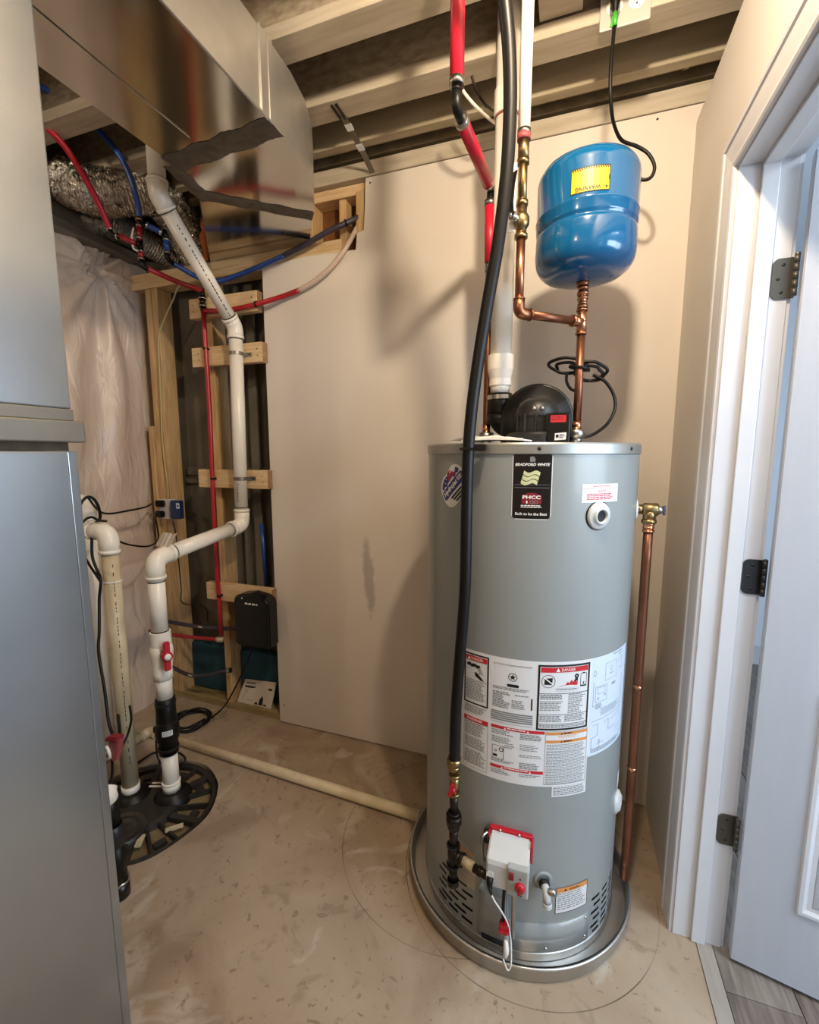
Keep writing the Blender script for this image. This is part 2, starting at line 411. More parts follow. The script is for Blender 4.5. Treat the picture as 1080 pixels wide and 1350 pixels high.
def text(bm, mp, s, cu, cv, h, off, width=None, shear=0.0, bold=0.0, rot=0.0):
    key = (s, shear, bold)
    if key not in _tc:
        cu_ = bpy.data.curves.new('t', 'FONT'); cu_.body = s; cu_.size = 1.0; cu_.shear = shear; cu_.offset = bold; cu_.resolution_u = 2
        cu_.align_x = 'CENTER'; o = bpy.data.objects.new('t', cu_); C.objects.link(o)
        dg = bpy.context.evaluated_depsgraph_get(); me = bpy.data.meshes.new_from_object(o.evaluated_get(dg))
        _tc[key] = ([v.co.copy() for v in me.vertices], [tuple(p.vertices) for p in me.polygons])
        bpy.data.objects.remove(o); bpy.data.curves.remove(cu_); bpy.data.meshes.remove(me)
    vs_, fs = _tc[key]
    x0, x1 = min(v.x for v in vs_), max(v.x for v in vs_); y0, y1 = min(v.y for v in vs_), max(v.y for v in vs_)
    sy = h / (y1 - y0); sx = width / (x1 - x0) if width else sy
    out = []
    for v in vs_:
        a, b = (v.x - (x0 + x1) / 2) * sx, (v.y - (y0 + y1) / 2) * sy
        a, b = a * cos(rot) - b * sin(rot), a * sin(rot) + b * cos(rot)
        out.append(bm.verts.new(mp(cu + a, cv + b, off)))
    for f in fs:
        try: bm.faces.new([out[i] for i in f])
        except ValueError: pass

# ================================================================== THE SETTING
PIT = V((-1.517, 1.156, 0)); PIT_R = 0.272
# --- floor slab with the round sump opening
bm = NB()
n = 72
outer = [bm.verts.new(p) for p in ((-2.75, -1.9, 0), (0.40, -1.9, 0), (0.40, 1.98, 0), (-2.75, 1.98, 0))]
circ = [bm.verts.new((PIT.x + (PIT_R + 0.004 * sin(7 * i * 2 * pi / n)) * cos(2 * pi * i / n), PIT.y + (PIT_R + 0.003 * cos(9 * i * 2 * pi / n)) * sin(2 * pi * i / n), 0)) for i in range(n)]
es = [bm.edges.new((outer[i], outer[(i + 1) % 4])) for i in range(4)] + [bm.edges.new((circ[i], circ[(i + 1) % n])) for i in range(n)]
bmesh.ops.triangle_fill(bm, use_beauty=True, edges=es)
for f in bm.faces:
    if f.normal.z < 0: f.normal_flip()
low = [bm.verts.new((v.co.x, v.co.y, -0.12)) for v in circ]
for i in range(n): bm.faces.new((circ[i], circ[(i + 1) % n], low[(i + 1) % n], low[i]))
ol = [bm.verts.new((v.co.x, v.co.y, -0.12)) for v in outer]
for i in range(4): bm.faces.new((outer[(i + 1) % 4], outer[i], ol[i], ol[(i + 1) % 4]))
floor = struct('floor', bm, 'concrete')
# hall: vinyl planks beyond the threshold
bm = NB(); box(bm, 0.401, 0.441, -1.2, 3.4, -0.03, 0.003, 0.001); finish('threshold_strip', bm, 'threshold', floor)
k = 0
x = 0.443
while x < 2.3:
    y = -1.2 - (k * 0.47) % 1.2
    while y < 3.4:
        y1 = min(y + 1.2, 3.4)
        if y1 > -1.2:
            bm = NB(); box(bm, x, x + 0.163, max(y, -1.2) + 0.001, y1 - 0.001, -0.03, 0.001 + random.uniform(0, 0.0006), 0.0008, 1)
            finish('plank', bm, random.choice(('lvp', 'lvp', 'lvp_pale')), floor)
        y += 1.2
    x += 0.165; k += 1
bm = NB(); box(bm, 0.40, 2.4, -1.3, 3.6, -0.12, -0.031); struct('floor_base', bm, 'foundation', floor)

# --- back wall: drywall sheet with the cut-out upper corner, studs and plates behind
BY = 1.81
bm = NB()
pl = [(-1.346, 0.006), (0.455, 0.006), (0.455, 2.488), (-0.827, 2.488), (-0.833, 2.36), (-0.838, 2.292), (-0.868, 2.286), (-0.876, 2.222), (-1.133, 2.228), (-1.346, 2.210)]
fr = [bm.verts.new((x, BY, z)) for x, z in pl]; bk = [bm.verts.new((x, BY + 0.0125, z)) for x, z in pl]
bm.faces.new(fr); bm.faces.new(bk[::-1])
for i in range(len(pl)): bm.faces.new((fr[i], bk[i], bk[(i + 1) % len(pl)], fr[(i + 1) % len(pl)]))
bmesh.ops.recalc_face_normals(bm, faces=bm.faces)
wall_back = struct('wall_back', bm, 'drywall')
for q in ((867, 157), (488, 241), (868, 890), (375, 930)):
    bm = NB(); slathe(bm, [(0.0042, -0.0005), (0.0035, 0.0006), (0, 0.0008)], pY(*q, BY), (0, -1, 0), 10); finish('drywall_screw', bm, 'hinge_dark', wall_back)
SY0, SY1 = BY + 0.013, BY + 0.102
def wpart(name, x0, x1, y0, y1, z0, z1, m, bev=0.002):
    bm = NB(); box(bm, x0, x1, y0, y1, z0, z1, bev, 1); return finish(name, bm, m, wall_back)
wpart('bottom_plate', -2.10, 0.34, SY0, SY1, 0.0, 0.038, 'wood_plate')
for xs in (-2.055, -2.013, -1.675, -1.10, -0.86, -0.45, -0.05, 0.30): wpart('stud', xs - 0.019, xs + 0.019, SY0, SY1, 0.039, 2.205 if xs < -0.9 else 2.452, 'wood_stud')
wpart('stud', -2.105, -2.076, SY0 - 0.012, SY1, 0.6, 1.52, 'wood_stud')
wpart('header', -2.20, -0.95, SY0 - 0.005, SY1, 2.206, 2.244, 'wood_pine')
wpart('header', -2.20, -0.95, SY0 + 0.002, SY1, 2.245, 2.283, 'wood_pine')
wpart('top_plate', -1.25, 0.56, BY - 0.006, SY1, 2.490, 2.549, 'joist_flange')
wpart('top_plate', -1.25, -0.80, SY0 + 0.01, SY1, 2.446, 2.4885, 'wood_pine')
wpart('stud', -1.118, -1.085, SY0, SY1, 2.284, 2.445, 'wood_stud')
wpart('stud', -0.968, -0.935, SY0 + 0.02, SY1, 2.21, 2.445, 'wood_stud')
wpart('sheathing', -1.12, -0.80, SY1 + 0.001, SY1 + 0.012, 2.20, 2.55, 'osb_brown')
# concrete foundation seen between the studs, teal foam board low down
wpart('foundation', -2.75, 0.6, SY1 + 0.05, SY1 + 0.25, -0.1, 2.9, 'foundation', 0)
wpart('insulation_board', -1.99, -1.70, SY0 + 0.068, SY1 + 0.03, 0.045, 0.31, 'teal_foam', 0.004)
wpart('insulation_board', -1.65, -1.36, SY0 + 0.068, SY1 + 0.03, 0.045, 0.31, 'teal_foam', 0.004)
wpart('seam_batten', -2.0, -1.12, SY1 + 0.035, SY1 + 0.049, 1.26, 1.30, 'foundation', 0)
wpart('seam_batten', -2.0, -1.12, SY1 + 0.030, SY1 + 0.049, 1.215, 1.235, 'foundation', 0)
# dim behind-wall panel strips seen right of the riser
for xs, w in ((-1.60, 0.02), (-1.52, 0.045), (-1.43, 0.03)): wpart('backing_strip', xs - w / 2, xs + w / 2, SY1 + 0.012, SY1 + 0.03, 0.33, 2.2, 'foundation', 0)

# --- left wall: foundation wrapped in a plastic vapour barrier
bm = NB(); box(bm, -2.45, -2.20, -1.9, 2.1, -0.1, 2.85); wall_left = struct('wall_left', bm, 'foundation')
bm = NB()
ny, nz = 150, 190
Y0, Y1, Z0, Z1 = 0.55, 1.915, 0.0, 2.34
pin = (1.66, 2.255)
low_pin = (0.9, 1.02)
def fold(y, z):
    d = 0.0
    dy, dz = y - pin[0], z - pin[1]; r = sqrt(dy * dy + dz * dz) + 1e-4; a = atan2(dy, -dz)
    fall = math.exp(-r / 0.75)
    d += fall * 0.034 * (0.5 * sin(a * 17 + 0.6) + 0.6 * sin(a * 9 + 1.3)) * min(1, r / 0.06) - 0.035 * math.exp(-(r / 0.045) ** 2)
    d += 0.015 * sin(y * 27 + 1.8 * sin(z * 2.1)) * math.exp(-((z - 1.55) / 0.5) ** 2) * (0.6 + 0.4 * sin(y * 9))
    e = sqrt((y - low_pin[0]) ** 2 + (z - low_pin[1]) ** 2) + 1e-4; b = atan2(y - low_pin[0], z - low_pin[1])
    if z > 1.0: d += 0.020 * math.exp(-((e - 0.35) / 0.35) ** 2) * sin(b * 16) * min(1, (z - 1.0) * 6)
    if z < 0.97:
        d += 0.018 * min(1, (0.97 - z) / 0.03) + 0.004 * sin(y * 23 + z * 13) + 0.004 * sin(z * 19)
        if abs(z - 0.80) < 0.02: d -= 0.008 * (1 - abs(z - 0.80) / 0.02)
        if z < 0.20: d += 0.012 * sin(min(1, (0.20 - z) / 0.1) * pi / 2)
    e_ = min(1, max(0, (1.83 - y) / 0.12)); d *= 0.15 + 0.85 * e_
    if 0.98 < z < 1.06: d += 0.010 * sin((z - 0.98) / 0.08 * pi)
    return d
grid = [[bm.verts.new((-2.155 + fold(Y0 + (Y1 - Y0) * i / ny, Z0 + (Z1 - Z0) * j / nz), Y0 + (Y1 - Y0) * i / ny, Z0 + (Z1 - Z0) * j / nz)) for j in range(nz + 1)] for i in range(ny + 1)]
for i in range(ny):
    for j in range(nz):
        f = bm.faces.new((grid[i][j], grid[i + 1][j], grid[i + 1][j + 1], grid[i][j + 1])); f.smooth = True
finish('vapour_barrier', bm, 'vapour_plastic', wall_left)
bm = NB(); box(bm, -2.2, -2.09, 0.4, 1.82, 2.335, 2.375, 0.004); finish('sill_rail', bm, 'grey_metal', wall_left)

# --- right wall with the doorway
RX, RXH = 0.344, 0.46
DY0, DY1, DZ = 0.50, 1.328, 2.045
bm = NB(); box(bm, RX, RXH, DY1, 1.81, 0.0, 2.435); wall_right = struct('wall_right', bm, 'paint_wall')
bm = NB(); box(bm, RX, RXH, DY0, DY1, DZ, 2.435); finish('header_panel', bm, 'paint_wall', wall_right)
bm = NB(); box(bm, RX, RXH, -1.9, DY0, 0.0, 2.435); finish('wall_panel', bm, 'paint_wall', wall_right)
# room behind the camera
bm = NB(); box(bm, -2.75, 0.34, -2.0, -1.9, 0, 2.85); struct('wall_front', bm, 'drywall')
# hall
bm = NB(); box(bm, RXH, 2.5, 3.4, 3.5, 0, 2.5); struct('wall_hall_back', bm, 'hall_paint')
bm = NB(); box(bm, 2.4, 2.5, -1.3, 3.4, 0, 2.5); struct('wall_hall_right', bm, 'hall_paint')
bm = NB(); box(bm, RXH, 2.5, -1.4, -1.3, 0, 2.5); struct('wall_hall_front', bm, 'hall_paint')
bm = NB(); box(bm, RXH + 0.0, 2.5, -1.3, 3.4, 2.44, 2.5); struct('ceiling_hall', bm, 'hall_paint')
bm = NB(); box(bm, RXH, 2.4, 3.38, 3.399, 0.002, 0.13, 0.004); struct('baseboard_hall', bm, 'trim_white')

# casing, jamb, stop: one trim set
trim = None
def casing_profile():
    # (distance from opening, thickness) across an 82 mm moulded casing
    return [(0.0, 0.0), (0.0, 0.009), (0.006, 0.0115), (0.012, 0.0115), (0.014, 0.009), (0.018, 0.0095), (0.038, 0.0125), (0.056, 0.0145), (0.058, 0.0125), (0.061, 0.0125), (0.064, 0.0165), (0.074, 0.0175), (0.080, 0.0155), (0.082, 0.013), (0.082, 0.0)]
jy = 1.316     # jamb face
def casing(sgn, xface):
    bm = NB(); rows = []
    for d, t in casing_profile():
        xx = xface + sgn * t
        y_far, y_near, zt = jy + 0.005 + d, 0.512 - 0.005 - d, 2.033 + 0.005 + d
        rows.append([bm.verts.new(p) for p in ((xx, y_far, 0), (xx, y_far, zt), (xx, y_near, zt), (xx, y_near, 0))])
    for a, b in zip(rows, rows[1:]):
        for i in range(3): bm.faces.new((a[i], a[i + 1], b[i + 1], b[i]))
    for i in (0, 3): bm.faces.new([r[i] for r in rows])
    bmesh.ops.recalc_face_normals(bm, faces=bm.faces); return bm
trim = struct('trim_1', casing(-1, RX), 'trim_white')
finish('hall_casing', casing(1, RXH), 'trim_white', trim)
def jamb_bm():
    bm = NB()
    box(bm, RX - 0.001, RXH + 0.001, jy, DY1, 0.0, 2.045, 0.001, 1); return bm
finish('jamb', jamb_bm(), 'trim_white', trim)
bm = NB(); box(bm, RX - 0.001, RXH + 0.001, DY0, 0.512, 0, 2.045, 0.001, 1); finish('jamb', bm, 'trim_white', trim)
bm = NB(); box(bm, RX - 0.001, RXH + 0.001, 0.512, jy, 2.033, 2.045, 0.001, 1); finish('head_jamb', bm, 'trim_white', trim)
sx0, sx1 = 0.388, 0.422
bm = NB(); box(bm, sx0, sx1, jy - 0.010, jy, 0.002, 2.033, 0.002); finish('door_stop', bm, 'trim_white', trim)
bm = NB(); box(bm, sx0, sx1, 0.512, 0.522, 0.002, 2.033, 0.002); finish('door_stop', bm, 'trim_white', trim)
bm = NB(); box(bm, sx0, sx1, 0.522, jy - 0.010, 2.023, 2.033, 0.002); finish('door_stop', bm, 'trim_white', trim)

# door leaf, swung open into the hall; six-panel mouldings on its face
def door():
    A = pZ(961, 1269, 0.012); B = pZ(1080, 1326, 0.012); d = (B - A); d.z = 0; d.normalize()
    hinge = V((0.4735, 1.282, 0)); W, H, T = 0.76, 2.015, 0.035
    d = V((0.978, -0.21, 0)); nrm = V((d.y, -d.x, 0)) * 1.0   # towards the camera side (-Y)
    if nrm.y > 0: nrm = -nrm
    root = bpy.data.objects.new('door_1', None); C.objects.link(root); root['kind'] = 'structure'
    mp = lambda u, v, off=0.0: hinge + d * u + nrm * off + V((0, 0, 0.012 + v))
    bm = NB()
    # slab core
    c = [mp(u, v, o) for u in (0, W) for v in (0, H) for o in (0, -T)]
    vs_ = [bm.verts.new(p) for p in c]
    for f in ((0, 1, 3, 2), (4, 6, 7, 5), (0, 4, 5, 1), (2, 3, 7, 6), (0, 2, 6, 4), (1, 5, 7, 3)): bm.faces.new([vs_[i] for i in f])
    bmesh.ops.recalc_face_normals(bm, faces=bm.faces)
    bmesh.ops.bevel(bm, geom=list(bm.edges), offset=0.0025, segments=2, affect='EDGES')
    finish('door_leaf', bm, 'door_white', root)
    for u0, u1 in ((0.118, 0.345), (0.415, 0.642)):
        for v0, v1 in ((0.215, 0.80), (0.95, 1.55), (1.65, 1.86)):
            bm = NB(); ringp = []
            for ins, o in ((0, 0.0006), (0.004, 0.006), (0.012, 0.006), (0.020, 0.001), (0.03, 0.0008)):
                ringp.append([bm.verts.new(mp(u, v, o)) for u, v in ((u0 + ins, v0 + ins), (u1 - ins, v0 + ins), (u1 - ins, v1 - ins), (u0 + ins, v1 - ins))])
            for a, b in zip(ringp, ringp[1:]):
                for i in range(4): bm.faces.new((a[i], a[(i + 1) % 4], b[(i + 1) % 4], b[i]))
            finish('panel_moulding', bm, 'trim_white', root)
            bm = NB(); rg = []
            for ins, o in ((0.032, 0.0008), (0.055, 0.005)):
                rg.append([bm.verts.new(mp(u, v, o)) for u, v in ((u0 + ins, v0 + ins), (u1 - ins, v0 + ins), (u1 - ins, v1 - ins), (u0 + ins, v1 - ins))])
            for i in range(4): bm.faces.new((rg[0][i], rg[0][(i + 1) % 4], rg[1][(i + 1) % 4], rg[1][i]))
            bm.faces.new(rg[1]); finish('panel', bm, 'door_white', root)
    # hinges
    for zc, mm in ((1.775, 'hinge_bronze'), (1.07, 'hinge_dark'), (0.366, 'hinge_bronze')):
        bm = NB(); px, pyy = 0.4665, 1.2990
        mpj = lambda u, v, off=0.0: V((0.4265 + u, jy - 0.0005 - off, zc + v))
        rr = 0.013; pts = []
        for cx, cy, a0 in ((0.013, -0.0445 + rr, 180), (0.013, 0.0445 - rr, 90)):
            pts += [(cx + rr * cos(radians(a0 + (90 - k * 15 if a0 == 90 else k * 15)) ) , cy + rr * sin(radians(a0 + (90 - k * 15 if a0 == 90 else k * 15)))) for k in range(7)]
        lo = [(0.045, -0.0445)] + [(0.013 - rr * sin(a), -0.0445 + rr - rr * cos(a)) for a in [k * pi / 12 for k in range(7)]] + [(0.013 - rr * cos(a), 0.0445 - rr + rr * sin(a)) for a in [k * pi / 12 for k in range(7)]] + [(0.045, 0.0445)]
        f0 = [bm.verts.new(mpj(u, v, 0.003)) for u, v in lo]; f1 = [bm.verts.new(mpj(u, v, 0.0)) for u, v in lo]
        bm.faces.new(f0)
        for i in range(len(lo)): bm.faces.new((f0[i], f1[i], f1[(i + 1) % len(lo)], f0[(i + 1) % len(lo)]))
        bmesh.ops.recalc_face_normals(bm, faces=bm.faces)
        h = finish('hinge', bm, mm, root)
        bm = NB()
        for i in range(5):
            cyl(bm, (px, pyy, zc - 0.0445 + i * 0.0178 + 0.0006), (px, pyy, zc - 0.0445 + (i + 1) * 0.0178 - 0.0006), 0.0055, 12)
        lathe(bm, [(0.0, 0.006), (0.005, 0.004), (0.006, 0.0), (0.0, 0.0)], (px, pyy, zc + 0.0445), n=12)
        finish('knuckle', bm, mm, h)
        bm = NB()
        for u, v in ((0.020, 0.030), (0.012, 0.0), (0.020, -0.030)): slathe(bm, [(0.004, 0.003), (0.003, 0.0042), (0.0, 0.0045)], mpj(u, v, 0), (0, -1, 0), 10)
        finish('screw', bm, 'hinge_dark', h)
door()

# --- ceiling: subfloor deck on wooden I-joists
bm = NB(); box(bm, -2.75, 1.6, -2.0, 2.2, 2.85, 2.88); ceiling = struct('ceiling', bm, 'board_ceiling')
JX0, JX1 = -2.74, 1.5
def ijoist(yc):
    bm = NB(); box(bm, JX0, JX1, yc - 0.0445, yc + 0.0445, 2.55, 2.588, 0.002, 1)
    j = finish('joist', bm, 'joist_flange', ceiling)
    bm = NB(); box(bm, JX0, JX1, yc - 0.0055, yc + 0.0055, 2.589, 2.811); finish('joist_web', bm, 'joist_web', j)
    bm = NB(); box(bm, JX0, JX1, yc - 0.0445, yc + 0.0445, 2.812, 2.8495, 0.002, 1); finish('joist_flange', bm, 'joist_flange', j)
for yc in (1.530, 1.2755, 0.87, 0.46, 0.05, -0.36, -0.77, -1.18): ijoist(yc)
bm = NB(); box(bm, JX0, JX1, 1.700, 1.738, 2.553, 2.8495, 0.002, 1); finish('rim_joist', bm, 'rim_board', ceiling)
bm = NB(); box(bm, JX0, JX1, 1.80, 1.86, 2.56, 2.8495, 0.002, 1); finish('rim_joist', bm, 'board_ceiling', ceiling)
bm = NB(); box(bm, -0.13, -0.015, 1.321, 1.485, 2.592, 2.80, 0.003); finish('blocking', bm, 'joist_flange', ceiling)
bm = NB(); box(bm, 0.01, 0.06, 1.321, 1.485, 2.64, 2.80, 0.003); finish('blocking', bm, 'board_ceiling', ceiling)
# ================================================================== WATER HEATER
HC = (-0.113, 1.385); HR = 0.296; HZ0, HZT = 0.022, 1.378
heater = thing('water_heater', 'tall grey power-vented gas water heater standing in round metal pan', 'water heater')
hm = cylmap(HC, HR); D2U = HR * pi / 180
HO = (HC[0], HC[1], 0)
# jacket; the lowest band carries real louvre slots cut through it
slots = []
for r_, z in enumerate((0.163, 0.141, 0.119, 0.097, 0.075, 0.056)):
    for a0, a1 in (((-43, -36), (-33.5, -26.5), (-24, -17)) if r_ % 2 else ((-40, -31), (-29, -21))): slots.append((a0, a1, z))
    for a0, a1 in (((52, 58), (60, 67), (69, 77)) if r_ % 2 else ((50, 57), (60, 66), (69, 75))): slots.append((a0, a1, z - 0.012))
sh = 0.0042
zz = sorted({0.030, 0.19} | {z + s for _, _, z in slots for s in (-sh, sh)})
aa = sorted({float(a) for a in range(-180, 180, 5)} | {float(a) for s in slots for a in s[:2]})
bm = NB()
gv = {(a, z): bm.verts.new(hm(a * D2U, z)) for a in aa for z in zz}
for i, a in enumerate(aa):
    b = aa[(i + 1) % len(aa)]; mid = a + ((b - a) % 360) / 2
    for z0, z1 in zip(zz, zz[1:]):
        if any(s[0] < mid < s[1] and abs((z0 + z1) / 2 - s[2]) < sh for s in slots): continue
        f = bm.faces.new((gv[a, z0], gv[b, z0], gv[b, z1], gv[a, z1])); f.smooth = True
finish('lower_jacket', bm, 'heater_grey', heater)
bm = NB(); lathe(bm, [(HR - 0.012, 0.028), (HR - 0.012, 0.195)], HO, n=48); finish('inner_shell', bm, 'heater_dark', heater)
bm = NB(); lathe(bm, [(HR, 0.19), (HR, HZT)], HO, n=96); finish('jacket', bm, 'heater_grey', heater)
bm = NB(); lathe(bm, [(HR - 0.004, 0.012), (HR + 0.003, 0.012), (HR + 0.003, 0.034), (HR, 0.036)], HO, n=96); finish('bottom_ring', bm, 'zinc', heater)
bm = NB(); lathe(bm, [(HR, 1.374), (HR + 0.0035, 1.376), (HR + 0.0035, 1.398), (HR + 0.001, 1.402), (0.16, 1.4035), (0.0, 1.404)], HO, n=96); finish('lid', bm, 'lid_metal', heater)
for a in (9.5, -24.5, 60): 
    bm = NB(); slathe(bm, [(0.0045, 0), (0.004, 0.002), (0.0, 0.003)], hm(a * D2U, 1.388, 0.0035), hm(a * D2U, 0, 1) - hm(a * D2U, 0), 10); finish('lid_screw', bm, 'black_iron', heater)
bm = NB(); rect(bm, hm, -52.4 * D2U, -52.0 * D2U, 0.2, 1.37, 0.0006, 1); finish('jacket_seam', bm, 'grey_plastic', heater)

# black brand plate
def brand():
    mp = lambda u, v, off=0.0: hm(u + 6.8 * D2U, v + 1.2992, off)
    w, h = 17.0 * D2U / 2, 0.0775
    bm = NB(); rrect(bm, mp, -w, w, -h, h, 0.008, 0.0006); lb = finish('brand_label', bm, 'label_black', heater, 'black brand label with white lettering')
    bm = NB()
    for s in (-1, 1): rect(bm, mp, s * w * 1.005, s * (w + 0.0022), -h + 0.006, h - 0.006, 0.0004, 1)
    rect(bm, mp, -w + 0.006, w - 0.006, h, h + 0.002, 0.0004); rect(bm, mp, -w + 0.006, w - 0.006, -h - 0.002, -h, 0.0004)
    finish('label_edge', bm, 'label_white', lb)
    bm = NB(); text(bm, mp, 'BRADFORD WHITE', 0, 0.0515, 0.0068, 0.0012, width=0.079, shear=0.25, bold=0.02)
    text(bm, mp, 'Built to be the Best', 0, -0.0655, 0.0066, 0.0012, width=0.073, bold=0.015)
    text(bm, mp, 'PHCC', 0, -0.0255, 0.0085, 0.0016, width=0.041, bold=0.03)
    fine(bm, mp, -0.024, 0.024, -0.053, -0.0445, 0.0036, 0.0012, ragged=0.08)
    poly(bm, mp, [(-0.012, -0.0405), (-0.009, -0.0405), (-0.009, -0.0345), (-0.012, -0.0335)], 0.0016)
    finish('lettering', bm, 'ink_white', lb)
    bm = NB()
    for k in range(3):
        y = 0.030 - k * 0.0105; N = 10
        f = lambda t: -0.0042 * sin(t * 2 * pi * 0.95 + 0.1) - 0.006 * t + 0.004
        top = [(-0.0185 + 0.037 * t - k * 0.0028, y + f(t) + 0.004) for t in [i / N for i in range(N + 1)]]
        bot = [(u - 0.002, v - 0.0088) for u, v in top]
        for i in range(N): poly(bm, mp, [bot[i], bot[i + 1], top[i + 1], top[i]], 0.0012)
    finish('wave_emblem', bm, 'ink_green', lb)
    bm = NB(); pring(bm, mp, 0, -0.029, 0.0, 0.023, 0.0010, 24, 0.62)
    rect(bm, mp, -0.023, 0.023, -0.0415, -0.0205, 0.0010); finish('red_oval', bm, 'ink_maroon', lb)
    bm = NB(); rect(bm, mp, -0.040, 0.040, 0.0035, 0.0042, 0.001); rect(bm, mp, -0.040, 0.040, -0.0035, -0.0026, 0.001)
    rect(bm, mp, -0.006, 0.006, 0.058, 0.066, 0.001); poly(bm, mp, [(-0.007, 0.066), (0.004, 0.0665), (0.004, 0.070), (-0.005, 0.070)], 0.001)
    pring(bm, mp, 0.001, -0.0375, 0.003, 0.0045, 0.0016, 12); pring(bm, mp, 0.0105, -0.0375, 0.003, 0.0045, 0.0016, 12)
    finish('crest', bm, 'ink_grey', lb)
brand()
# round striped installer sticker, half behind the gas hose
def sticker():
    mp = lambda u, v, off=0.0: hm(u - 34.5 * D2U, v + 1.2925, off)
    ang = radians(43)
    def blob(s, off, N=40):
        pts = []
        for i in range(N):
            t = 2 * pi * i / N
            r = 0.049 + 0.007 * cos(2 * (t - ang)) + 0.003 * cos(4 * t)
            pts.append((r * s * cos(t), (r * s + 0.002) * sin(t) * 1.05))
        return pts
    P = blob(1.0, 0)
    bm = NB(); poly(bm, mp, [(u * 1, v) for u, v in P], 0.0005)
    # curved fan instead of flat n-gon
    bm.free(); bm = NB()
    def fan(bm, scale, off, keep):
        pr = blob(scale, off)
        rings = [[(u * q, v * q) for u, v in pr] for q in (0.02, 0.25, 0.5, 0.75, 1.0)]
        for a, b in zip(rings, rings[1:]):
            for i in range(len(a)):
                q = [a[i], b[i], b[(i + 1) % len(a)], a[(i + 1) % len(a)]]
                cu = sum(p[0] for p in q) / 4; cv = sum(p[1] for p in q) / 4
                if keep(-cu * sin(ang) + cv * cos(ang), cu * cos(ang) + cv * sin(ang)): poly(bm, mp, q, off)
    fan(bm, 1.0, 0.0005, lambda n, t: True)
    st = finish('installer_sticker', bm, 'label_white', heater, 'round red white and blue sticker')
    bm = NB(); fan(bm, 0.87, 0.0009, lambda n, t: n > 0.017 and t < 0.012); fan(bm, 0.87, 0.0009, lambda n, t: n > 0.017 and t >= 0.012 and 0.026 > n); 
    finish('star_field', bm, 'ink_navy', st)
    bm = NB()
    rp = lambda u, v, off=0.0: mp(u * cos(ang) - v * sin(ang), u * sin(ang) + v * cos(ang), off)
    for k in range(3): rect(bm, rp, -0.004 + k * 0.003, 0.030 - k * 0.006, 0.020 + k * 0.008, 0.0245 + k * 0.008, 0.0012)
    finish('red_stripe', bm, 'ink_red', st)
    bm = NB(); rrect(bm, rp, -0.050, 0.050, -0.013, 0.013, 0.006, 0.0010); finish('name_band', bm, 'ink_navy', st)
    bm = NB()
    for k in range(3): rect(bm, rp, -0.026 + k * 0.005, 0.022 - k * 0.004, -0.024 - k * 0.008, -0.0185 - k * 0.008, 0.0010)
    finish('black_stripe', bm, 'ink_black', st)
    bm = NB(); text(bm, rp, 'Hydrojet', -0.012, 0.0, 0.017, 0.0015, width=0.066, shear=0.2, bold=0.03)
    fine(bm, rp, 0.024, 0.046, -0.005, 0.008, 0.004, 0.0015); 
    for u, v in ((-0.020, 0.024), (-0.010, 0.030), (-0.026, 0.033), (-0.014, 0.040), (-0.004, 0.038)): pring(bm, rp, u, v, 0, 0.0018, 0.0014, 5)
    finish('lettering', bm, 'ink_white', st)
sticker()
# small white notice with red print
mp = lambda u, v, off=0.0: hm(u + 40.4 * D2U, v + 1.283, off)
bm = NB(); rect(bm, mp, -0.0545, 0.0545, -0.0225, 0.0215, 0.0006); nl = finish('notice_label', bm, 'label_white', heater, 'white notice with red print')
bm = NB(); rect(bm, mp, -0.054, 0.054, 0.0105, 0.0112, 0.001); fine(bm, mp, -0.026, 0.03, 0.014, 0.017, 0.003, 0.001, ragged=0.05); fine(bm, mp, -0.012, 0.014, 0.002, 0.006, 0.0035, 0.001, ragged=0.05)
fine(bm, mp, -0.042, 0.042, -0.018, -0.001, 0.0042, 0.001, ragged=0.3); finish('red_print', bm, 'ink_red', nl)
# round grey port cap beneath it
c = hm(39.3 * D2U, 1.228); nrm = (hm(39.3 * D2U, 1.228, 1) - c)
bm = NB(); slathe(bm, [(0.0335, -0.001), (0.033, 0.004), (0.029, 0.0065), (0.024, 0.007), (0.021, 0.010), (0.019, 0.014), (0.0155, 0.014), (0.014, 0.008)], c, nrm, 32); pc = finish('port_collar', bm, 'valve_grey', heater)
bm = NB(); lathe(bm, [(0.014, 0.008), (0.0, 0.006)], c, nrm, 24); finish('port_hole', bm, 'heater_dark', pc)
bm = NB(); lathe(bm, [(0.0335, 0.0), (0.036, 0.0005), (0.036, -0.002)], c, nrm, 32); finish('port_gasket', bm, 'black_rubber', pc)
# lower port on the right flank
c = hm(76 * D2U, 0.375); nrm = (hm(76 * D2U, 0.375, 1) - c)
bm = NB(); slathe(bm, [(0.033, -0.001), (0.032, 0.005), (0.026, 0.008), (0.020, 0.013), (0.015, 0.013), (0.014, 0.006)], c, nrm, 28); pc = finish('port_collar', bm, 'valve_grey', heater)
bm = NB(); lathe(bm, [(0.014, 0.007), (0.0, 0.006)], c, nrm, 20); finish('port_hole', bm, 'heater_dark', pc)
bm = NB(); rect(bm, hm, 74 * D2U, 81 * D2U, 0.42, 0.47, 0.0006); finish('small_label', bm, 'label_white', heater)
bm = NB(); rect(bm, hm, 83 * D2U, 92 * D2U, 1.17, 1.365, 0.0006); sl = finish('side_label', bm, 'label_white', heater)
bm = NB(); rect(bm, hm, 83.5 * D2U, 91 * D2U, 1.19, 1.235, 0.001); finish('red_print', bm, 'ink_red', sl)

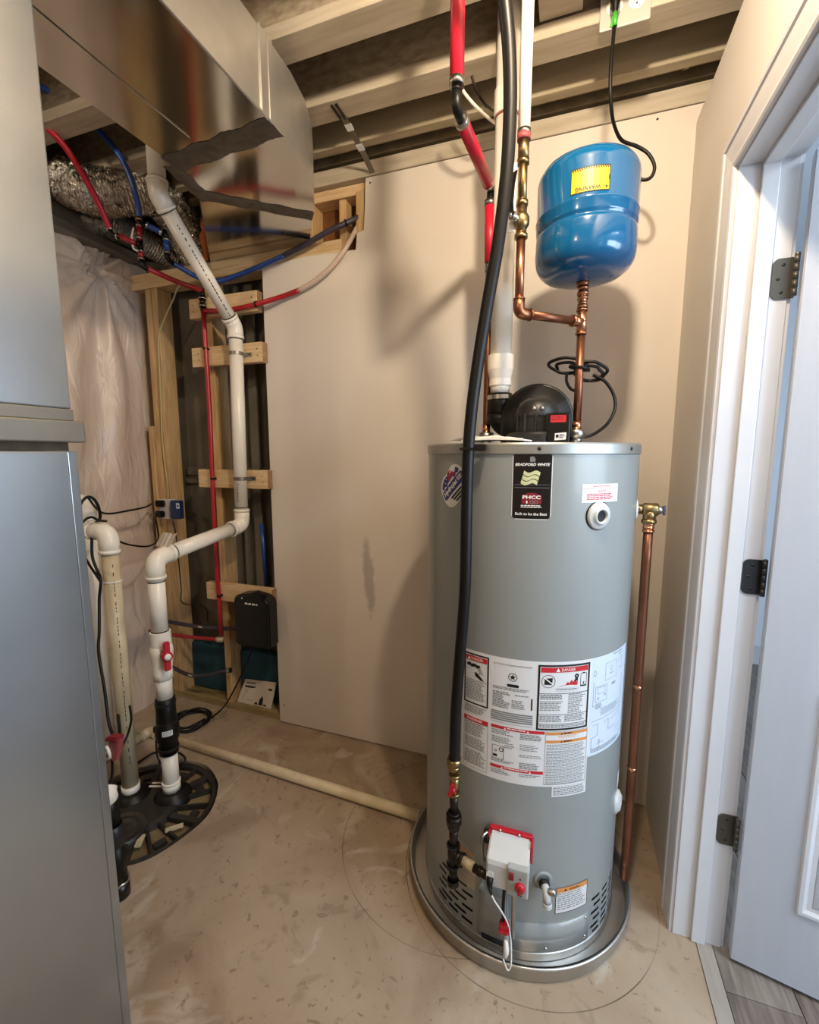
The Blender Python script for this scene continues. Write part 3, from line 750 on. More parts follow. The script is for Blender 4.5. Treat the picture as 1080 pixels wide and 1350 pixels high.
# the big wrap-round rating and warning sheet
def big_label():
    bm = NB()
    rect(bm, hm, -26.2 * D2U, 40.4 * D2U, 0.528, 0.866, 0.0005)
    rect(bm, hm, 21.7 * D2U, 40.4 * D2U, 0.499, 0.5275, 0.0005)
    sheet = finish('rating_sheet', bm, 'label_white', heater, 'white sheet of warnings and ratings')
    bm = NB(); rect(bm, hm, 40.4 * D2U, 73.2 * D2U, 0.596, 0.866, 0.0005); sh2 = finish('piping_sheet', bm, 'label_blue', heater, 'white sheet of piping diagrams')
    K, G, R, W, O = NB(), NB(), NB(), NB(), NB()
    U = D2U
    # left danger panel
    frame(K, hm, -24.6 * U, -10.8 * U, 0.718, 0.858, 0.0042, 0.0009)
    rect(R, hm, -23.6 * U, -11.8 * U, 0.838, 0.8515, 0.0009)
    text(W, hm, 'DANGER', -17.2 * U, 0.8447, 0.0075, 0.0013, width=0.034)
    def tri(bm, u, v, s, off): poly(bm, hm, [(u - s, v - s * 0.8), (u + s, v - s * 0.8), (u, v + s)], off)
    tri(W, -21.8 * U, 0.8445, 0.0048, 0.0013)
    rect(K, hm, -23.6 * U, -11.8 * U, 0.785, 0.7862, 0.0009)
    for i in range(7): pring(K, hm, (-22.5 + i * 1.05) * U, 0.826 + 0.002 * sin(i * 2.1), 0, 0.0038 + 0.0014 * (i % 2), 0.0009, 8)
    poly(K, hm, [(-18.6 * U, 0.809), (-17.0 * U, 0.807), (-13.2 * U, 0.789), (-15.0 * U, 0.789), (-18.2 * U, 0.798)], 0.0009)
    for k in range(3): poly(G, hm, [((-17.2 + k * 0.5) * U, 0.826), ((-16.9 + k * 0.5) * U, 0.826), ((-15.4 + k * 0.9) * U, 0.805), ((-15.8 + k * 0.9) * U, 0.805)], 0.0009)
    fine(G, hm, -23.4 * U, -12 * U, 0.727, 0.782, 0.0048, 0.0009, 0.5, 0.2)
    fine(G, hm, -24.2 * U, -11 * U, 0.690, 0.713, 0.0045, 0.0009, 0.5, 0.3)
    # centre rating panel
    text(K, hm, 'AUTOMATIC STORAGE WATER HEATER', 0.7 * U, 0.8485, 0.0036, 0.0009, width=0.096)
    pring(K, hm, 1.0 * U, 0.818, 0.0098, 0.0112, 0.0009); 
    st = [(1.0 * U + (0.0085 if i % 2 == 0 else 0.0036) * sin(i * pi / 5), 0.818 + (0.0085 if i % 2 == 0 else 0.0036) * cos(i * pi / 5)) for i in range(10)]
    for i in range(10): poly(K, hm, [(1.0 * U, 0.818), st[i], st[(i + 1) % 10]], 0.0009)
    rrect(K, hm, -1.6 * U, 4.0 * U, 0.791, 0.799, 0.003, 0.0009)
    fine(G, hm, -8.6 * U, 9.5 * U, 0.779, 0.788, 0.0042, 0.0009, 0.55, 0.1)
    fine(G, hm, -8.6 * U, 0.0 * U, 0.730, 0.775, 0.0045, 0.0009, 0.6, 0.5); fine(G, hm, 2.4 * U, 9 * U, 0.768, 0.772, 0.0042, 0.0009)
    fine(G, hm, 0.8 * U, 8.4 * U, 0.733, 0.757, 0.0048, 0.0009, 0.5, 0.5); rect(K, hm, 10.0 * U, 10.7 * U, 0.735, 0.766, 0.0009)
    for k in range(5): rect(G, hm, -9.2 * U, 11.0 * U, 0.696 + k * 0.0055, 0.6995 + k * 0.0055, 0.0009)
    rect(G, hm, -9.2 * U, 11.0 * U, 0.690, 0.691, 0.0009)
    # right danger panel with pictograms
    frame(K, hm, 12.8 * U, 39.2 * U, 0.684, 0.858, 0.0050, 0.0009)
    rect(R, hm, 14.1 * U, 38.0 * U, 0.838, 0.8515, 0.0009)
    text(W, hm, 'DANGER', 27.5 * U, 0.8448, 0.0078, 0.0013, width=0.036); tri(W, 22.3 * U, 0.8443, 0.0052, 0.0013)
    pring(K, hm, 17.8 * U, 0.815, 0.0160, 0.0172, 0.0009); poly(K, hm, [(15.9 * U, 0.806), (19.6 * U, 0.806), (19.8 * U, 0.824), (16.0 * U, 0.822)], 0.0009)
    poly(W, hm, [(15.5 * U, 0.824), (15.9 * U, 0.8255), (20.3 * U, 0.8075), (19.9 * U, 0.806)], 0.0013)
    poly(R, hm, [(22.5 * U, 0.801), (32.4 * U, 0.8025), (32.6 * U, 0.814), (31.6 * U, 0.811), (31.2 * U, 0.819), (29.9 * U, 0.811), (29.4 * U, 0.8185), (28.0 * U, 0.808), (27.4 * U, 0.813), (26.2 * U, 0.805)], 0.0009)
    pring(K, hm, 31.9 * U, 0.8265, 0.0018, 0.0060, 0.0009, 14); poly(K, hm, [(30.6 * U, 0.812), (32.6 * U, 0.8145), (32.4 * U, 0.824), (31.2 * U, 0.822)], 0.0011)
    frame(K, hm, 34.0 * U, 37.4 * U, 0.797, 0.832, 0.0012, 0.0009); rect(K, hm, 34.2 * U, 37.2 * U, 0.7975, 0.801, 0.001); rect(K, hm, 35 * U, 36.4 * U, 0.832, 0.8345, 0.001); poly(K, hm, [(35.4 * U, 0.803), (36.2 * U, 0.803), (36 * U, 0.811), (35.6 * U, 0.809)], 0.001)
    frame(G, hm, 21.6 * U, 33.0 * U, 0.788, 0.797, 0.0005, 0.0009); fine(G, hm, 22.2 * U, 32.4 * U, 0.7905, 0.7945, 0.003, 0.001, 0.8, 0.05)
    rect(K, hm, 13.8 * U, 38.4 * U, 0.7815, 0.783, 0.0009)
    fine(K, hm, 14.2 * U, 25 * U, 0.766, 0.779, 0.0045, 0.0009, 0.45, 0.1)
    fine(G, hm, 14.2 * U, 26 * U, 0.733, 0.762, 0.0045, 0.0009, 0.5, 0.3); fine(G, hm, 28 * U, 38 * U, 0.728, 0.780, 0.0048, 0.0009, 0.5, 0.4)
    for z in (0.7255, 0.700): rect(K, hm, 13.8 * U, 38.4 * U, z, z + 0.0013, 0.0009)
    fine(G, hm, 14.2 * U, 25.5 * U, 0.703, 0.723, 0.0045, 0.0009, 0.55, 0.2); fine(G, hm, 26.4 * U, 38 * U, 0.703, 0.723, 0.0045, 0.0009, 0.55, 0.2); fine(G, hm, 14.2 * U, 38 * U, 0.691, 0.698, 0.004, 0.0009, 0.6, 0.05)
    # lower left panel
    rect(R, hm, -24.4 * U, -10.6 * U, 0.668, 0.681, 0.0009); fine(W, hm, -22.5 * U, -13 * U, 0.6705, 0.6775, 0.0035, 0.0013, 0.5, 0.1)
    frame(G, hm, -24.4 * U, -10.6 * U, 0.536, 0.668, 0.0009, 0.0009)
    for z0, z1 in ((0.628, 0.664), (0.590, 0.622), (0.545, 0.585)): fine(G, hm, -23.8 * U, -11.6 * U, z0, z1, 0.0046, 0.0009, 0.55, 0.25)
    # lower middle
    rect(R, hm, -9.0 * U, 17.0 * U, 0.6725, 0.681, 0.0009); tri(W, -2.0 * U, 0.676, 0.003, 0.0013); tri(W, 9 * U, 0.676, 0.003, 0.0013); fine(W, hm, -1 * U, 8 * U, 0.6745, 0.679, 0.004, 0.0013, 0.6, 0.02)
    fine(G, hm, -8.6 * U, 3 * U, 0.655, 0.669, 0.0046, 0.0009, 0.45, 0.4); fine(G, hm, -8.6 * U, 3 * U, 0.632, 0.650, 0.0046, 0.0009, 0.45, 0.3); fine(G, hm, -2 * U, 3 * U, 0.62, 0.63, 0.0046, 0.0009, 0.45, 0.3)
    fine(G, hm, 5.4 * U, 16 * U, 0.650, 0.669, 0.0042, 0.0009, 0.6, 0.2); fine(G, hm, 5.4 * U, 15 * U, 0.622, 0.640, 0.0046, 0.0009, 0.4, 0.3); fine(G, hm, 5.4 * U, 16 * U, 0.602, 0.612, 0.0046, 0.0009, 0.4, 0.1); fine(G, hm, 5.4 * U, 15 * U, 0.570, 0.590, 0.0046, 0.0009, 0.55, 0.2)
    frame(K, hm, -8.2 * U, -2.2 * U, 0.588, 0.625, 0.0011, 0.0009); pring(K, hm, -3.6 * U, 0.615, 0.004, 0.006, 0.0009, 16); rect(K, hm, -7.6 * U, -5.6 * U, 0.593, 0.600, 0.0009); pring(K, hm, -6.4 * U, 0.610, 0.002, 0.0034, 0.0009, 10)
    fine(G, hm, -8.6 * U, 3 * U, 0.578, 0.586, 0.004, 0.0009, 0.5, 0.2)
    rect(R, hm, -9.0 * U, 17.0 * U, 0.562, 0.5705, 0.0009); tri(W, -3 * U, 0.5655, 0.003, 0.0013); tri(W, 10.6 * U, 0.5655, 0.003, 0.0013); fine(W, hm, -2 * U, 10 * U, 0.564, 0.5685, 0.004, 0.0013, 0.6, 0.02)
    fine(G, hm, -8.6 * U, 1 * U, 0.543, 0.558, 0.0046, 0.0009, 0.45, 0.3); fine(G, hm, 5.4 * U, 16 * U, 0.548, 0.558, 0.0046, 0.0009, 0.45, 0.3)
    # lower right with orange bands
    frame(G, hm, 17.4 * U, 39.6 * U, 0.534, 0.681, 0.0010, 0.0009)
    for z in (0.671, 0.649): rect(O, hm, 17.8 * U, 39.3 * U, z, z + 0.0075, 0.0009); tri(K, 25.5 * U, z + 0.0035, 0.0028, 0.0013); fine(K, hm, 26.5 * U, 31 * U, z + 0.002, z + 0.006, 0.004, 0.0013, 0.8, 0.02)
    fine(O, hm, 24 * U, 34 * U, 0.660, 0.669, 0.004, 0.0009, 0.35, 0.1)
    for z0, z1 in ((0.628, 0.645), (0.603, 0.624), (0.578, 0.599), (0.558, 0.574), (0.538, 0.554)):
        fine(G, hm, 18.2 * U, 38.8 * U, z0, z1, 0.0043, 0.0009, 0.42, 0.12); rect(K, hm, 18.2 * U, 38.8 * U, z0 - 0.0022, z0 - 0.0012, 0.0009)
    fine(G, hm, 22.4 * U, 40 * U, 0.503, 0.525, 0.0048, 0.0009, 0.5, 0.1)
    finish('black_print', K, 'ink_black', sheet); finish('fine_print', G, 'ink_grey', sheet); finish('red_band', R, 'ink_red', sheet); finish('white_print', W, 'ink_white', sheet); finish('orange_band', O, 'ink_orange', sheet)
    # piping diagrams
    K = NB()
    def ln(a, b, w=0.0009):
        (u0, v0), (u1, v1) = a, b; d = V((u1 - u0, v1 - v0)); nrm = V((-d.y, d.x)).normalized() * w / 2; N = max(1, int(d.length / 0.012))
        for i in range(N):
            p, q = i / N, (i + 1) / N
            poly(K, hm, [(u0 + d.x * p + nrm.x, v0 + d.y * p + nrm.y), (u0 + d.x * q + nrm.x, v0 + d.y * q + nrm.y), (u0 + d.x * q - nrm.x, v0 + d.y * q - nrm.y), (u0 + d.x * p - nrm.x, v0 + d.y * p - nrm.y)], 0.0009)
    fine(K, hm, 56 * U, 66 * U, 0.856, 0.861, 0.004, 0.0009, 0.6, 0.05)
    frame(K, hm, 50 * U, 60 * U, 0.795, 0.842, 0.0008, 0.0009); pring(K, hm, 55 * U, 0.825, 0.006, 0.0068, 0.0009); ln((60 * U, 0.83), (66 * U, 0.842)); ln((66 * U, 0.842), (66 * U, 0.80)); ln((62 * U, 0.815), (66 * U, 0.81))
    frame(K, hm, 43.5 * U, 52 * U, 0.742, 0.785, 0.0009, 0.0009); frame(K, hm, 45 * U, 50.5 * U, 0.764, 0.782, 0.0008, 0.0009); pring(K, hm, 50.5 * U, 0.758, 0.002, 0.0032, 0.0009); pring(K, hm, 45.6 * U, 0.752, 0.003, 0.0038, 0.0009)
    pring(K, hm, 42.6 * U, 0.823, 0.004, 0.0048, 0.0009, 14, 1.6); ln((42.2 * U, 0.80), (42.2 * U, 0.733)); ln((42.2 * U, 0.733), (46 * U, 0.733)); ln((67.5 * U, 0.79), (67.5 * U, 0.70))
    fine(K, hm, 44 * U, 50 * U, 0.722, 0.738, 0.004, 0.0009, 0.45, 0.4); fine(K, hm, 48 * U, 67 * U, 0.703, 0.722, 0.0042, 0.0009, 0.35, 0.3); ln((42 * U, 0.692), (68 * U, 0.696))
    fine(K, hm, 53.5 * U, 57 * U, 0.806, 0.812, 0.004, 0.0009); fine(K, hm, 62 * U, 66 * U, 0.848, 0.853, 0.004, 0.0009); fine(K, hm, 56 * U, 60 * U, 0.775, 0.782, 0.004, 0.0009)
    ln((43 * U, 0.68), (46 * U, 0.68)); ln((46.5 * U, 0.685), (46.5 * U, 0.65)); ln((46.5 * U, 0.65), (42.5 * U, 0.645)); ln((42.5 * U, 0.645), (42.5 * U, 0.612)); ln((55 * U, 0.683), (55 * U, 0.652)); ln((55 * U, 0.652), (62 * U, 0.655)); ln((51 * U, 0.68), (55 * U, 0.683)); ln((57 * U, 0.676), (66 * U, 0.686)); ln((66 * U, 0.686), (66 * U, 0.67))
    pring(K, hm, 48 * U, 0.632, 0.003, 0.004, 0.0009); ln((48 * U, 0.63), (48 * U, 0.612)); ln((46 * U, 0.625), (52 * U, 0.627)); fine(K, hm, 42.5 * U, 68 * U, 0.602, 0.615, 0.0042, 0.0009, 0.45, 0.25); ln((62 * U, 0.64), (67 * U, 0.646))
    finish('diagram_print', K, 'ink_grey', sh2)
big_label()

# lower warning notices
U = D2U
bm = NB(); rect(bm, hm, 26.4 * U, 45.6 * U, 0.153, 0.231, 0.0006); wl = finish('warning_label', bm, 'label_white', heater, 'white warning label with orange band')
K, O, G = NB(), NB(), NB(); frame(K, hm, 26.4 * U, 45.6 * U, 0.153, 0.231, 0.0014, 0.001); rect(O, hm, 26.8 * U, 45.2 * U, 0.215, 0.2292, 0.001); text(K, hm, 'WARNING', 37.0 * U, 0.222, 0.0065, 0.0014, width=0.032); poly(K, hm, [(30.8 * U, 0.219), (32.6 * U, 0.219), (31.7 * U, 0.226)], 0.0014)
fine(G, hm, 27.4 * U, 44.6 * U, 0.160, 0.212, 0.0065, 0.001, 0.4, 0.2, (0.005, 0.014)); finish('black_print', K, 'ink_black', wl); finish('orange_band', O, 'ink_orange', wl); finish('fine_print', G, 'ink_grey', wl)
bm = NB()
for i in range(8):
    a0 = -35.2 + 19.4 * i / 8; a1 = a0 + 19.4 / 8
    t = lambda a: 0.305 - max(0, (a + 20.5)) * 0.005 + (a + 35) * -0.001
    poly(bm, hm, [(a0 * U, 0.166), (a1 * U, 0.166), (a1 * U, t(a1)), (a0 * U, t(a0))], 0.0006)
il = finish('instruction_label', bm, 'label_tan', heater, 'faded instruction label behind gas pipe')
G = NB(); fine(G, hm, -34 * U, -17 * U, 0.172, 0.262, 0.0065, 0.001, 0.4, 0.3); O = NB(); rect(O, hm, -34.6 * U, -17 * U, 0.270, 0.276, 0.001); finish('fine_print', G, 'ink_grey', il); finish('orange_band', O, 'ink_orange', il)

# burner door plate, its access plate and screws
def cplate(bm, a0, a1, z0, z1, t, off=0.0):
    N = max(2, int((a1 - a0) / 4)); A = [a0 + (a1 - a0) * i / N for i in range(N + 1)]
    o0 = [bm.verts.new(hm(a * U, z0, off + t)) for a in A]; o1 = [bm.verts.new(hm(a * U, z1, off + t)) for a in A]
    i0 = [bm.verts.new(hm(a * U, z0, off - 0.001)) for a in A]; i1 = [bm.verts.new(hm(a * U, z1, off - 0.001)) for a in A]
    for i in range(N):
        f = bm.faces.new((o0[i], o0[i + 1], o1[i + 1], o1[i])); f.smooth = True
        bm.faces.new((i0[i], i0[i + 1], o0[i + 1], o0[i])); bm.faces.new((o1[i], o1[i + 1], i1[i + 1], i1[i]))
    bm.faces.new((i0[0], o0[0], o1[0], i1[0])); bm.faces.new((o0[-1], i0[-1], i1[-1], o1[-1]))
bm = NB(); cplate(bm, -13.5, 47.5, 0.040, 0.127, 0.0035); finish('burner_door', bm, 'heater_grey', heater)
for a, z in ((45, 0.056), (45, 0.115), (22, 0.052)):
    bm = NB(); slathe(bm, [(0.0045, 0.0), (0.004, 0.002), (0.0, 0.003)], hm(a * U, z, 0.0035), hm(a * U, 0, 1) - hm(a * U, 0), 10); finish('door_screw', bm, 'steel', heater)
bm = NB(); cplate(bm, -11.5, 1.5, 0.088, 0.215, 0.030); finish('burner_housing', bm, 'grey_plastic', heater)
bm = NB(); cplate(bm, -11.0, 0.5, 0.040, 0.084, 0.006); finish('sight_recess', bm, 'heater_dark', heater)

# gas control valve: white box, red collar, switch, knob, plugs and wires
gc = thing_parent = None
def gas_control():
    xa, xb = -0.150, -0.048; yb, yf = 1.09, 1.005
    bm = NB()
    prof = [(1.088, 0.300), (1.012, 0.296), (1.003, 0.302), (1.003, 0.362), (1.007, 0.372), (1.066, 0.391), (1.088, 0.393)]
    a = [bm.verts.new((xa, y, z)) for y, z in prof]; b = [bm.verts.new((xb, y, z)) for y, z in prof]
    bm.faces.new(a); bm.faces.new(b[::-1])
    for i in range(len(prof)): bm.faces.new((a[i], b[i], b[(i + 1) % len(prof)], a[(i + 1) % len(prof)]))
    bmesh.ops.recalc_face_normals(bm, faces=bm.faces)
    bmesh.ops.bevel(bm, geom=[e for e in bm.edges if abs(e.verts[0].co.x - e.verts[1].co.x) < 1e-6], offset=0.004, segments=2, affect='EDGES')
    g = finish('gas_control', bm, 'valve_grey', heater, 'pale grey gas control box with red trim')
    bm = NB(); box(bm, xa - 0.003, xb + 0.004, 1.0755, 1.0895, 0.380, 0.3985, 0.003); box(bm, xb + 0.0005, xb + 0.007, 1.052, 1.089, 0.345, 0.392, 0.003); box(bm, xa - 0.006, xa - 0.0005, 1.058, 1.089, 0.335, 0.392, 0.003); finish('red_collar', bm, 'red_plastic', g)
    for xx in (-0.127, -0.078):
        bm = NB(); slathe(bm, [(0.004, 0), (0.003, 0.0025), (0, 0.003)], (xx, 1.0757, 0.3955), (0, -1, 0.3), 10); finish('collar_screw', bm, 'zinc', g)
    bm = NB(); box(bm, -0.099, -0.0465, 0.998, 1.020, 0.296, 0.374, 0.006, 3); finish('control_panel', bm, 'valve_shade', g)
    bm = NB(); box(bm, -0.0935, -0.0815, 0.9945, 1.001, 0.342, 0.361, 0.0012); box(bm, -0.0935, -0.0815, 0.9925, 1.001, 0.350, 0.3605, 0.0012); finish('rocker_switch', bm, 'ink_maroon', g)
    bm = NB(); slathe(bm, [(0.0125, 0), (0.0125, 0.005), (0.0105, 0.010), (0.0, 0.0105)], (-0.066, 0.9985, 0.328), (0, -1, 0), 24); obox(bm, (-0.066, 0.9870, 0.328), (0.2, 0, 1), (0, 1, 0), (1, 0, -0.2), 0.011, 0.004, 0.0026, 0.001); finish('knob', bm, 'red_plastic', g)
    bm = NB(); pm = planemap((-0.066, 0.9975, 0.35), (1, 0, 0), (0, 0, 1)); poly(bm, pm, [(-0.003, -0.002), (0.003, -0.002), (0.0, 0.003)], 0.0003); rect(bm, pm, -0.006, 0.006, -0.0465, -0.0435, 0.0003); finish('panel_print', bm, 'ink_black', g)
    # black plug with white lead
    bm = NB(); tube(bm, spline([(-0.139, 1.000, 0.328), (-0.139, 0.992, 0.320), (-0.137, 0.992, 0.302), (-0.134, 0.993, 0.288)], 4), [0.0085, 0.0085, 0.0085, 0.0082, 0.008, 0.0075, 0.007, 0.006, 0.005, 0.0045, 0.004, 0.0035, 0.003], 12); finish('plug', bm, 'black_rubber', g)
    bm = NB(); lathe(bm, [(0.0085, 0.0), (0.0095, 0.001), (0.0095, 0.004), (0.0, 0.004)], (-0.139, 1.003, 0.333), (0, -1, 0.3), 16); finish('plug_rim', bm, 'valve_grey', g)
    tubeobj('lead_wire', spline([(-0.134, 0.993, 0.288), (-0.124, 1.000, 0.262), (-0.108, 1.015, 0.222), (-0.094, 1.028, 0.178), (-0.086, 1.035, 0.12), (-0.084, 1.030, 0.06), (-0.092, 1.028, 0.045), (-0.105, 1.035, 0.065)], 6), 0.0021, 'pvc_bright', g, 8)
    tubeobj('lead_wire', spline([(-0.103, 1.05, 0.300), (-0.101, 1.045, 0.25), (-0.098, 1.040, 0.19), (-0.096, 1.042, 0.12), (-0.105, 1.045, 0.07)], 6), 0.0022, 'grey_plastic', g, 8)
    tubeobj('pilot_tube', spline([(-0.084, 1.055, 0.302), (-0.084, 1.045, 0.26), (-0.083, 1.045, 0.17), (-0.085, 1.058, 0.11)], 6), 0.0055, 'zinc', g, 10)
    tubeobj('igniter_lead', spline([(-0.108, 1.05, 0.302), (-0.107, 1.034, 0.27), (-0.108, 1.03, 0.215), (-0.106, 1.035, 0.16)], 5), 0.0042, 'black_rubber', g, 10)
    bm = NB(); obox(bm, (-0.104, 1.032, 0.163), (1, 0.1, 0), (0, 1, 0), (0, 0, 1), 0.0125, 0.009, 0.017, 0.003); obox(bm, (-0.104, 1.026, 0.160), (1, 0.1, 0.1), (0, 1, 0), (0, 0, 1), 0.0135, 0.006, 0.005, 0.002); finish('igniter_button', bm, 'red_plastic', g)
    tubeobj('igniter_stem', spline([(-0.101, 1.034, 0.145), (-0.098, 1.036, 0.115), (-0.097, 1.045, 0.085), (-0.103, 1.06, 0.055)], 5), 0.0085, 'grey_plastic', g, 12)
    bm = NB(); tube(bm, spline([(-0.098, 1.024, 0.135), (-0.096, 1.020, 0.11), (-0.098, 1.022, 0.088)], 5), [0.004, 0.005, 0.006, 0.0065, 0.007, 0.007, 0.007, 0.0065, 0.006, 0.005, 0.004], 10); finish('wire_sleeve', bm, 'white_bag', g)
    bm = NB(); slathe(bm, [(0.017, 0), (0.0175, 0.005), (0.016, 0.02), (0.0, 0.021)], (-0.150, 1.072, 0.372), (-1, 0, 0.1), 20); finish('regulator_cap', bm, 'black_plastic', g)
    tubeobj('thermocouple_tube', spline([(-0.158, 1.065, 0.392), (-0.168, 1.050, 0.385), (-0.167, 1.045, 0.345), (-0.160, 1.05, 0.320)], 6), 0.004, 'zinc', g, 8)
gas_control()
# drain cock
c = hm(19.3 * U, 0.258); nv = (hm(19.3 * U, 0, 1) - hm(19.3 * U, 0))
dv = NB(); slathe(dv, [(0.025, -0.001), (0.0245, 0.003), (0.018, 0.004), (0.015, 0.002)], c, nv, 28); dvo = finish('drain_valve', dv, 'grey_plastic', heater)
p0 = c + nv * 0.005; p1 = c + nv * 0.034
bm = NB(); tube(bm, fillet([p0, p1, p1 + nv * 0.006 + V((0, 0, -0.026))], 0.012, 5), 0.0105, 16); finish('spout', bm, 'valve_grey', dvo)
bm = NB(); lathe(bm, [(0.0108, 0), (0.0120, 0.002), (0.0120, 0.012), (0.0075, 0.012), (0.0075, 0.004)], p1 + nv * 0.006 + V((0, 0, -0.020)), V((0, 0, -1)) + nv * 0.1, 18); finish('spout_thread', bm, 'valve_grey', dvo)
bm = NB(); lathe(bm, [(0.0075, 0.006), (0.0, 0.006)], p1 + nv * 0.006 + V((0, 0, -0.020)), V((0, 0, -1)) + nv * 0.1, 16); finish('spout_bore', bm, 'heater_dark', dvo)
bm = NB(); slathe(bm, [(0.008, 0), (0.008, 0.018), (0.0055, 0.019), (0, 0.019)], p1 + V((0.006, 0, 0.004)), V((0.9, -0.3, 0.35)), 14); finish('drain_stem', bm, 'zinc', dvo)
bm = NB(); slathe(bm, [(0.0135, -0.002), (0.014, 0.006), (0.010, 0.010), (0.0, 0.010)], c + nv * 0.010, nv, 16); finish('drain_collar', bm, 'black_rubber', dvo)

# temperature and pressure relief valve on the right flank
tp = NB(); z = 1.222; x0 = HC[0] + HR; yt = HC[1]
tube(tp, [(x0 - 0.005, yt, z), (x0 + 0.022, yt, z)], 0.0135, 16); tpo = finish('relief_valve', tp, 'brass', heater, 'brass relief valve')
bm = NB(); slathe(bm, [(0.032, -0.004), (0.032, 0.001), (0.024, 0.004), (0.014, 0.004)], (x0 + 0.001, yt, z), (1, 0, 0), 28); finish('escutcheon', bm, 'label_white', tpo)
bm = NB(); slathe(bm, [(0.0, 0), (0.014, 0.001), (0.0185, 0.004), (0.0185, 0.036), (0.016, 0.040), (0, 0.040)], (x0 + 0.018, yt, z), (1, 0, 0), 8); tube(bm, [(x0 + 0.037, yt, z), (x0 + 0.037, yt, z - 0.032)], 0.0165, 16); tube(bm, [(x0 + 0.037, yt, z - 0.028), (x0 + 0.037, yt, z - 0.038)], 0.0195, 8); finish('valve_body', bm, 'brass', tpo)
bm = NB(); slathe(bm, [(0.012, 0), (0.011, 0.008), (0.006, 0.012), (0.0, 0.012)], (x0 + 0.058, yt, z), (1, 0, 0), 14); finish('spring_cap', bm, 'zinc', tpo)
bm = NB(); obox(bm, (x0 + 0.073, yt, z - 0.001), (0, 0.3, 1), (0, 1, -0.3), (1, 0, 0), 0.013, 0.005, 0.003, 0.001); finish('test_lever', bm, 'lever_violet', tpo)
# water nipples on the lid
CUL = V((-0.256, 1.48, 0)); CUR = V((0.019, 1.38, 0))
for P in (CUL, CUR):
    bm = NB(); slathe(bm, [(0.014, 1.402), (0.014, 1.412), (0.0105, 1.413), (0.0105, 1.420)], P, n=16); npo = finish('water_nipple', bm, 'steel', heater)
    bm = NB(); tube(bm, [P + V((0, 0, 1.421)), P + V((0, 0, 1.444))], 0.0235, 8); tube(bm, [P + V((0, 0, 1.409)), P + V((0, 0, 1.421))], 0.0185, 6); finish('union_nut', bm, 'zinc', npo)

# power-vent blower on the lid
bl = NB()
bx, by, zc = -0.096, 1.455, 1.478
prof = [(bx + 0.107 * cos(a), zc + 0.107 * sin(a)) for a in [pi * i / 24 for i in range(25)]] + [(bx - 0.107, 1.405), (bx + 0.107, 1.405)]
a_ = [bl.verts.new((x, by - 0.028, z)) for x, z in prof]; b_ = [bl.verts.new((x, by + 0.05, z)) for x, z in prof]
bl.faces.new(a_); bl.faces.new(b_[::-1])
for i in range(len(prof)): f = bl.faces.new((a_[i], b_[i], b_[(i + 1) % len(prof)], a_[(i + 1) % len(prof)]))
bmesh.ops.recalc_face_normals(bl, faces=bl.faces); bmesh.ops.bevel(bl, geom=[e for e in bl.edges if abs(e.verts[0].co.y - e.verts[1].co.y) < 1e-6], offset=0.008, segments=3, affect='EDGES')
for f in bl.faces: f.smooth = True
blo = finish('blower', bl, 'black_plastic', heater, 'black blower housing')
MX, MY = -0.088, 1.345
bm = NB(); lathe(bm, [(0.0, 1.405), (0.083, 1.405), (0.083, 1.428), (0.078, 1.434), (0.058, 1.437)], (MX, MY, 0), n=40); finish('motor_base', bm, 'black_plastic', blo)
bm = NB(); lathe(bm, [(0.058, 1.437), (0.058, 1.480)], (MX, MY, 0), n=40); finish('motor_can', bm, 'black_plastic', blo)
bm = NB(); slathe(bm, [(0.061, 1.479), (0.061, 1.486), (0.056, 1.502), (0.048, 1.518), (0.028, 1.530), (0.0, 1.534)], (MX, MY, 0), n=40); finish('motor_dome', bm, 'black_plastic', blo)
for da in (-150, -120, -90, -60, -30):
    a = radians(da); bm = NB(); box(bm, -0.004, 0.004, -0.004, 0.004, 1.41, 1.486, 0.002, 1)
    for v in bm.verts: v.co += V((MX + 0.059 * cos(a), MY + 0.059 * sin(a), 0))
    finish('motor_rib', bm, 'black_plastic', blo)
for dx in (-0.012, 0.03): 
    bm = NB(); slathe(bm, [(0.006, 0), (0.005, 0.003), (0, 0.004)], (MX + dx * 0.5, MY - 0.058, 1.500), (0, -0.8, 0.6), 10); finish('motor_screw', bm, 'zinc', blo)
bm = NB(); box(bm, -0.056, 0.001, 1.262, 1.335, 1.406, 1.484, 0.006, 3); jb = finish('junction_box', bm, 'black_gloss', blo)
pm = planemap((-0.0275, 1.2618, 1.448), (1, 0, 0), (0, 0, 1)); bm = NB(); rect(bm, pm, -0.021, 0.018, 0.010, 0.0285, 0.0004); finish('red_label', bm, 'ink_red', jb)
bm = NB(); fine(bm, pm, -0.018, 0.014, 0.013, 0.025, 0.006, 0.0008, 0.4, 0.3); finish('label_print', bm, 'ink_maroon', jb)
bm = NB(); poly(bm, pm, [(-0.009, -0.037), (0.0195, -0.035), (0.0205, -0.0165), (-0.0085, -0.0185)], 0.0004); finish('white_label', bm, 'label_white', jb)
bm = NB(); rect(bm, pm, -0.006, 0.001, -0.030, -0.022, 0.0008); fine(bm, pm, 0.003, 0.017, -0.032, -0.021, 0.004, 0.0008, 0.5, 0.2); finish('label_print', bm, 'ink_black', jb)
VX, VY = -0.214, 1.475
bm = NB(); tube(bm, fillet([(VX, VY, 1.535), (VX, VY, 1.475), (VX + 0.09, VY - 0.01, 1.435)], 0.05, 8), [0.036] * 11, 24); tube(bm, [(VX, VY, 1.470), (VX, VY, 1.500)], 0.040, 24); finish('outlet_elbow', bm, 'black_rubber', blo)
bm = NB(); tube(bm, [(VX, VY, 1.50), (VX, VY, 1.565)], 0.0385, 28); finish('outlet_boot', bm, 'black_rubber', blo)
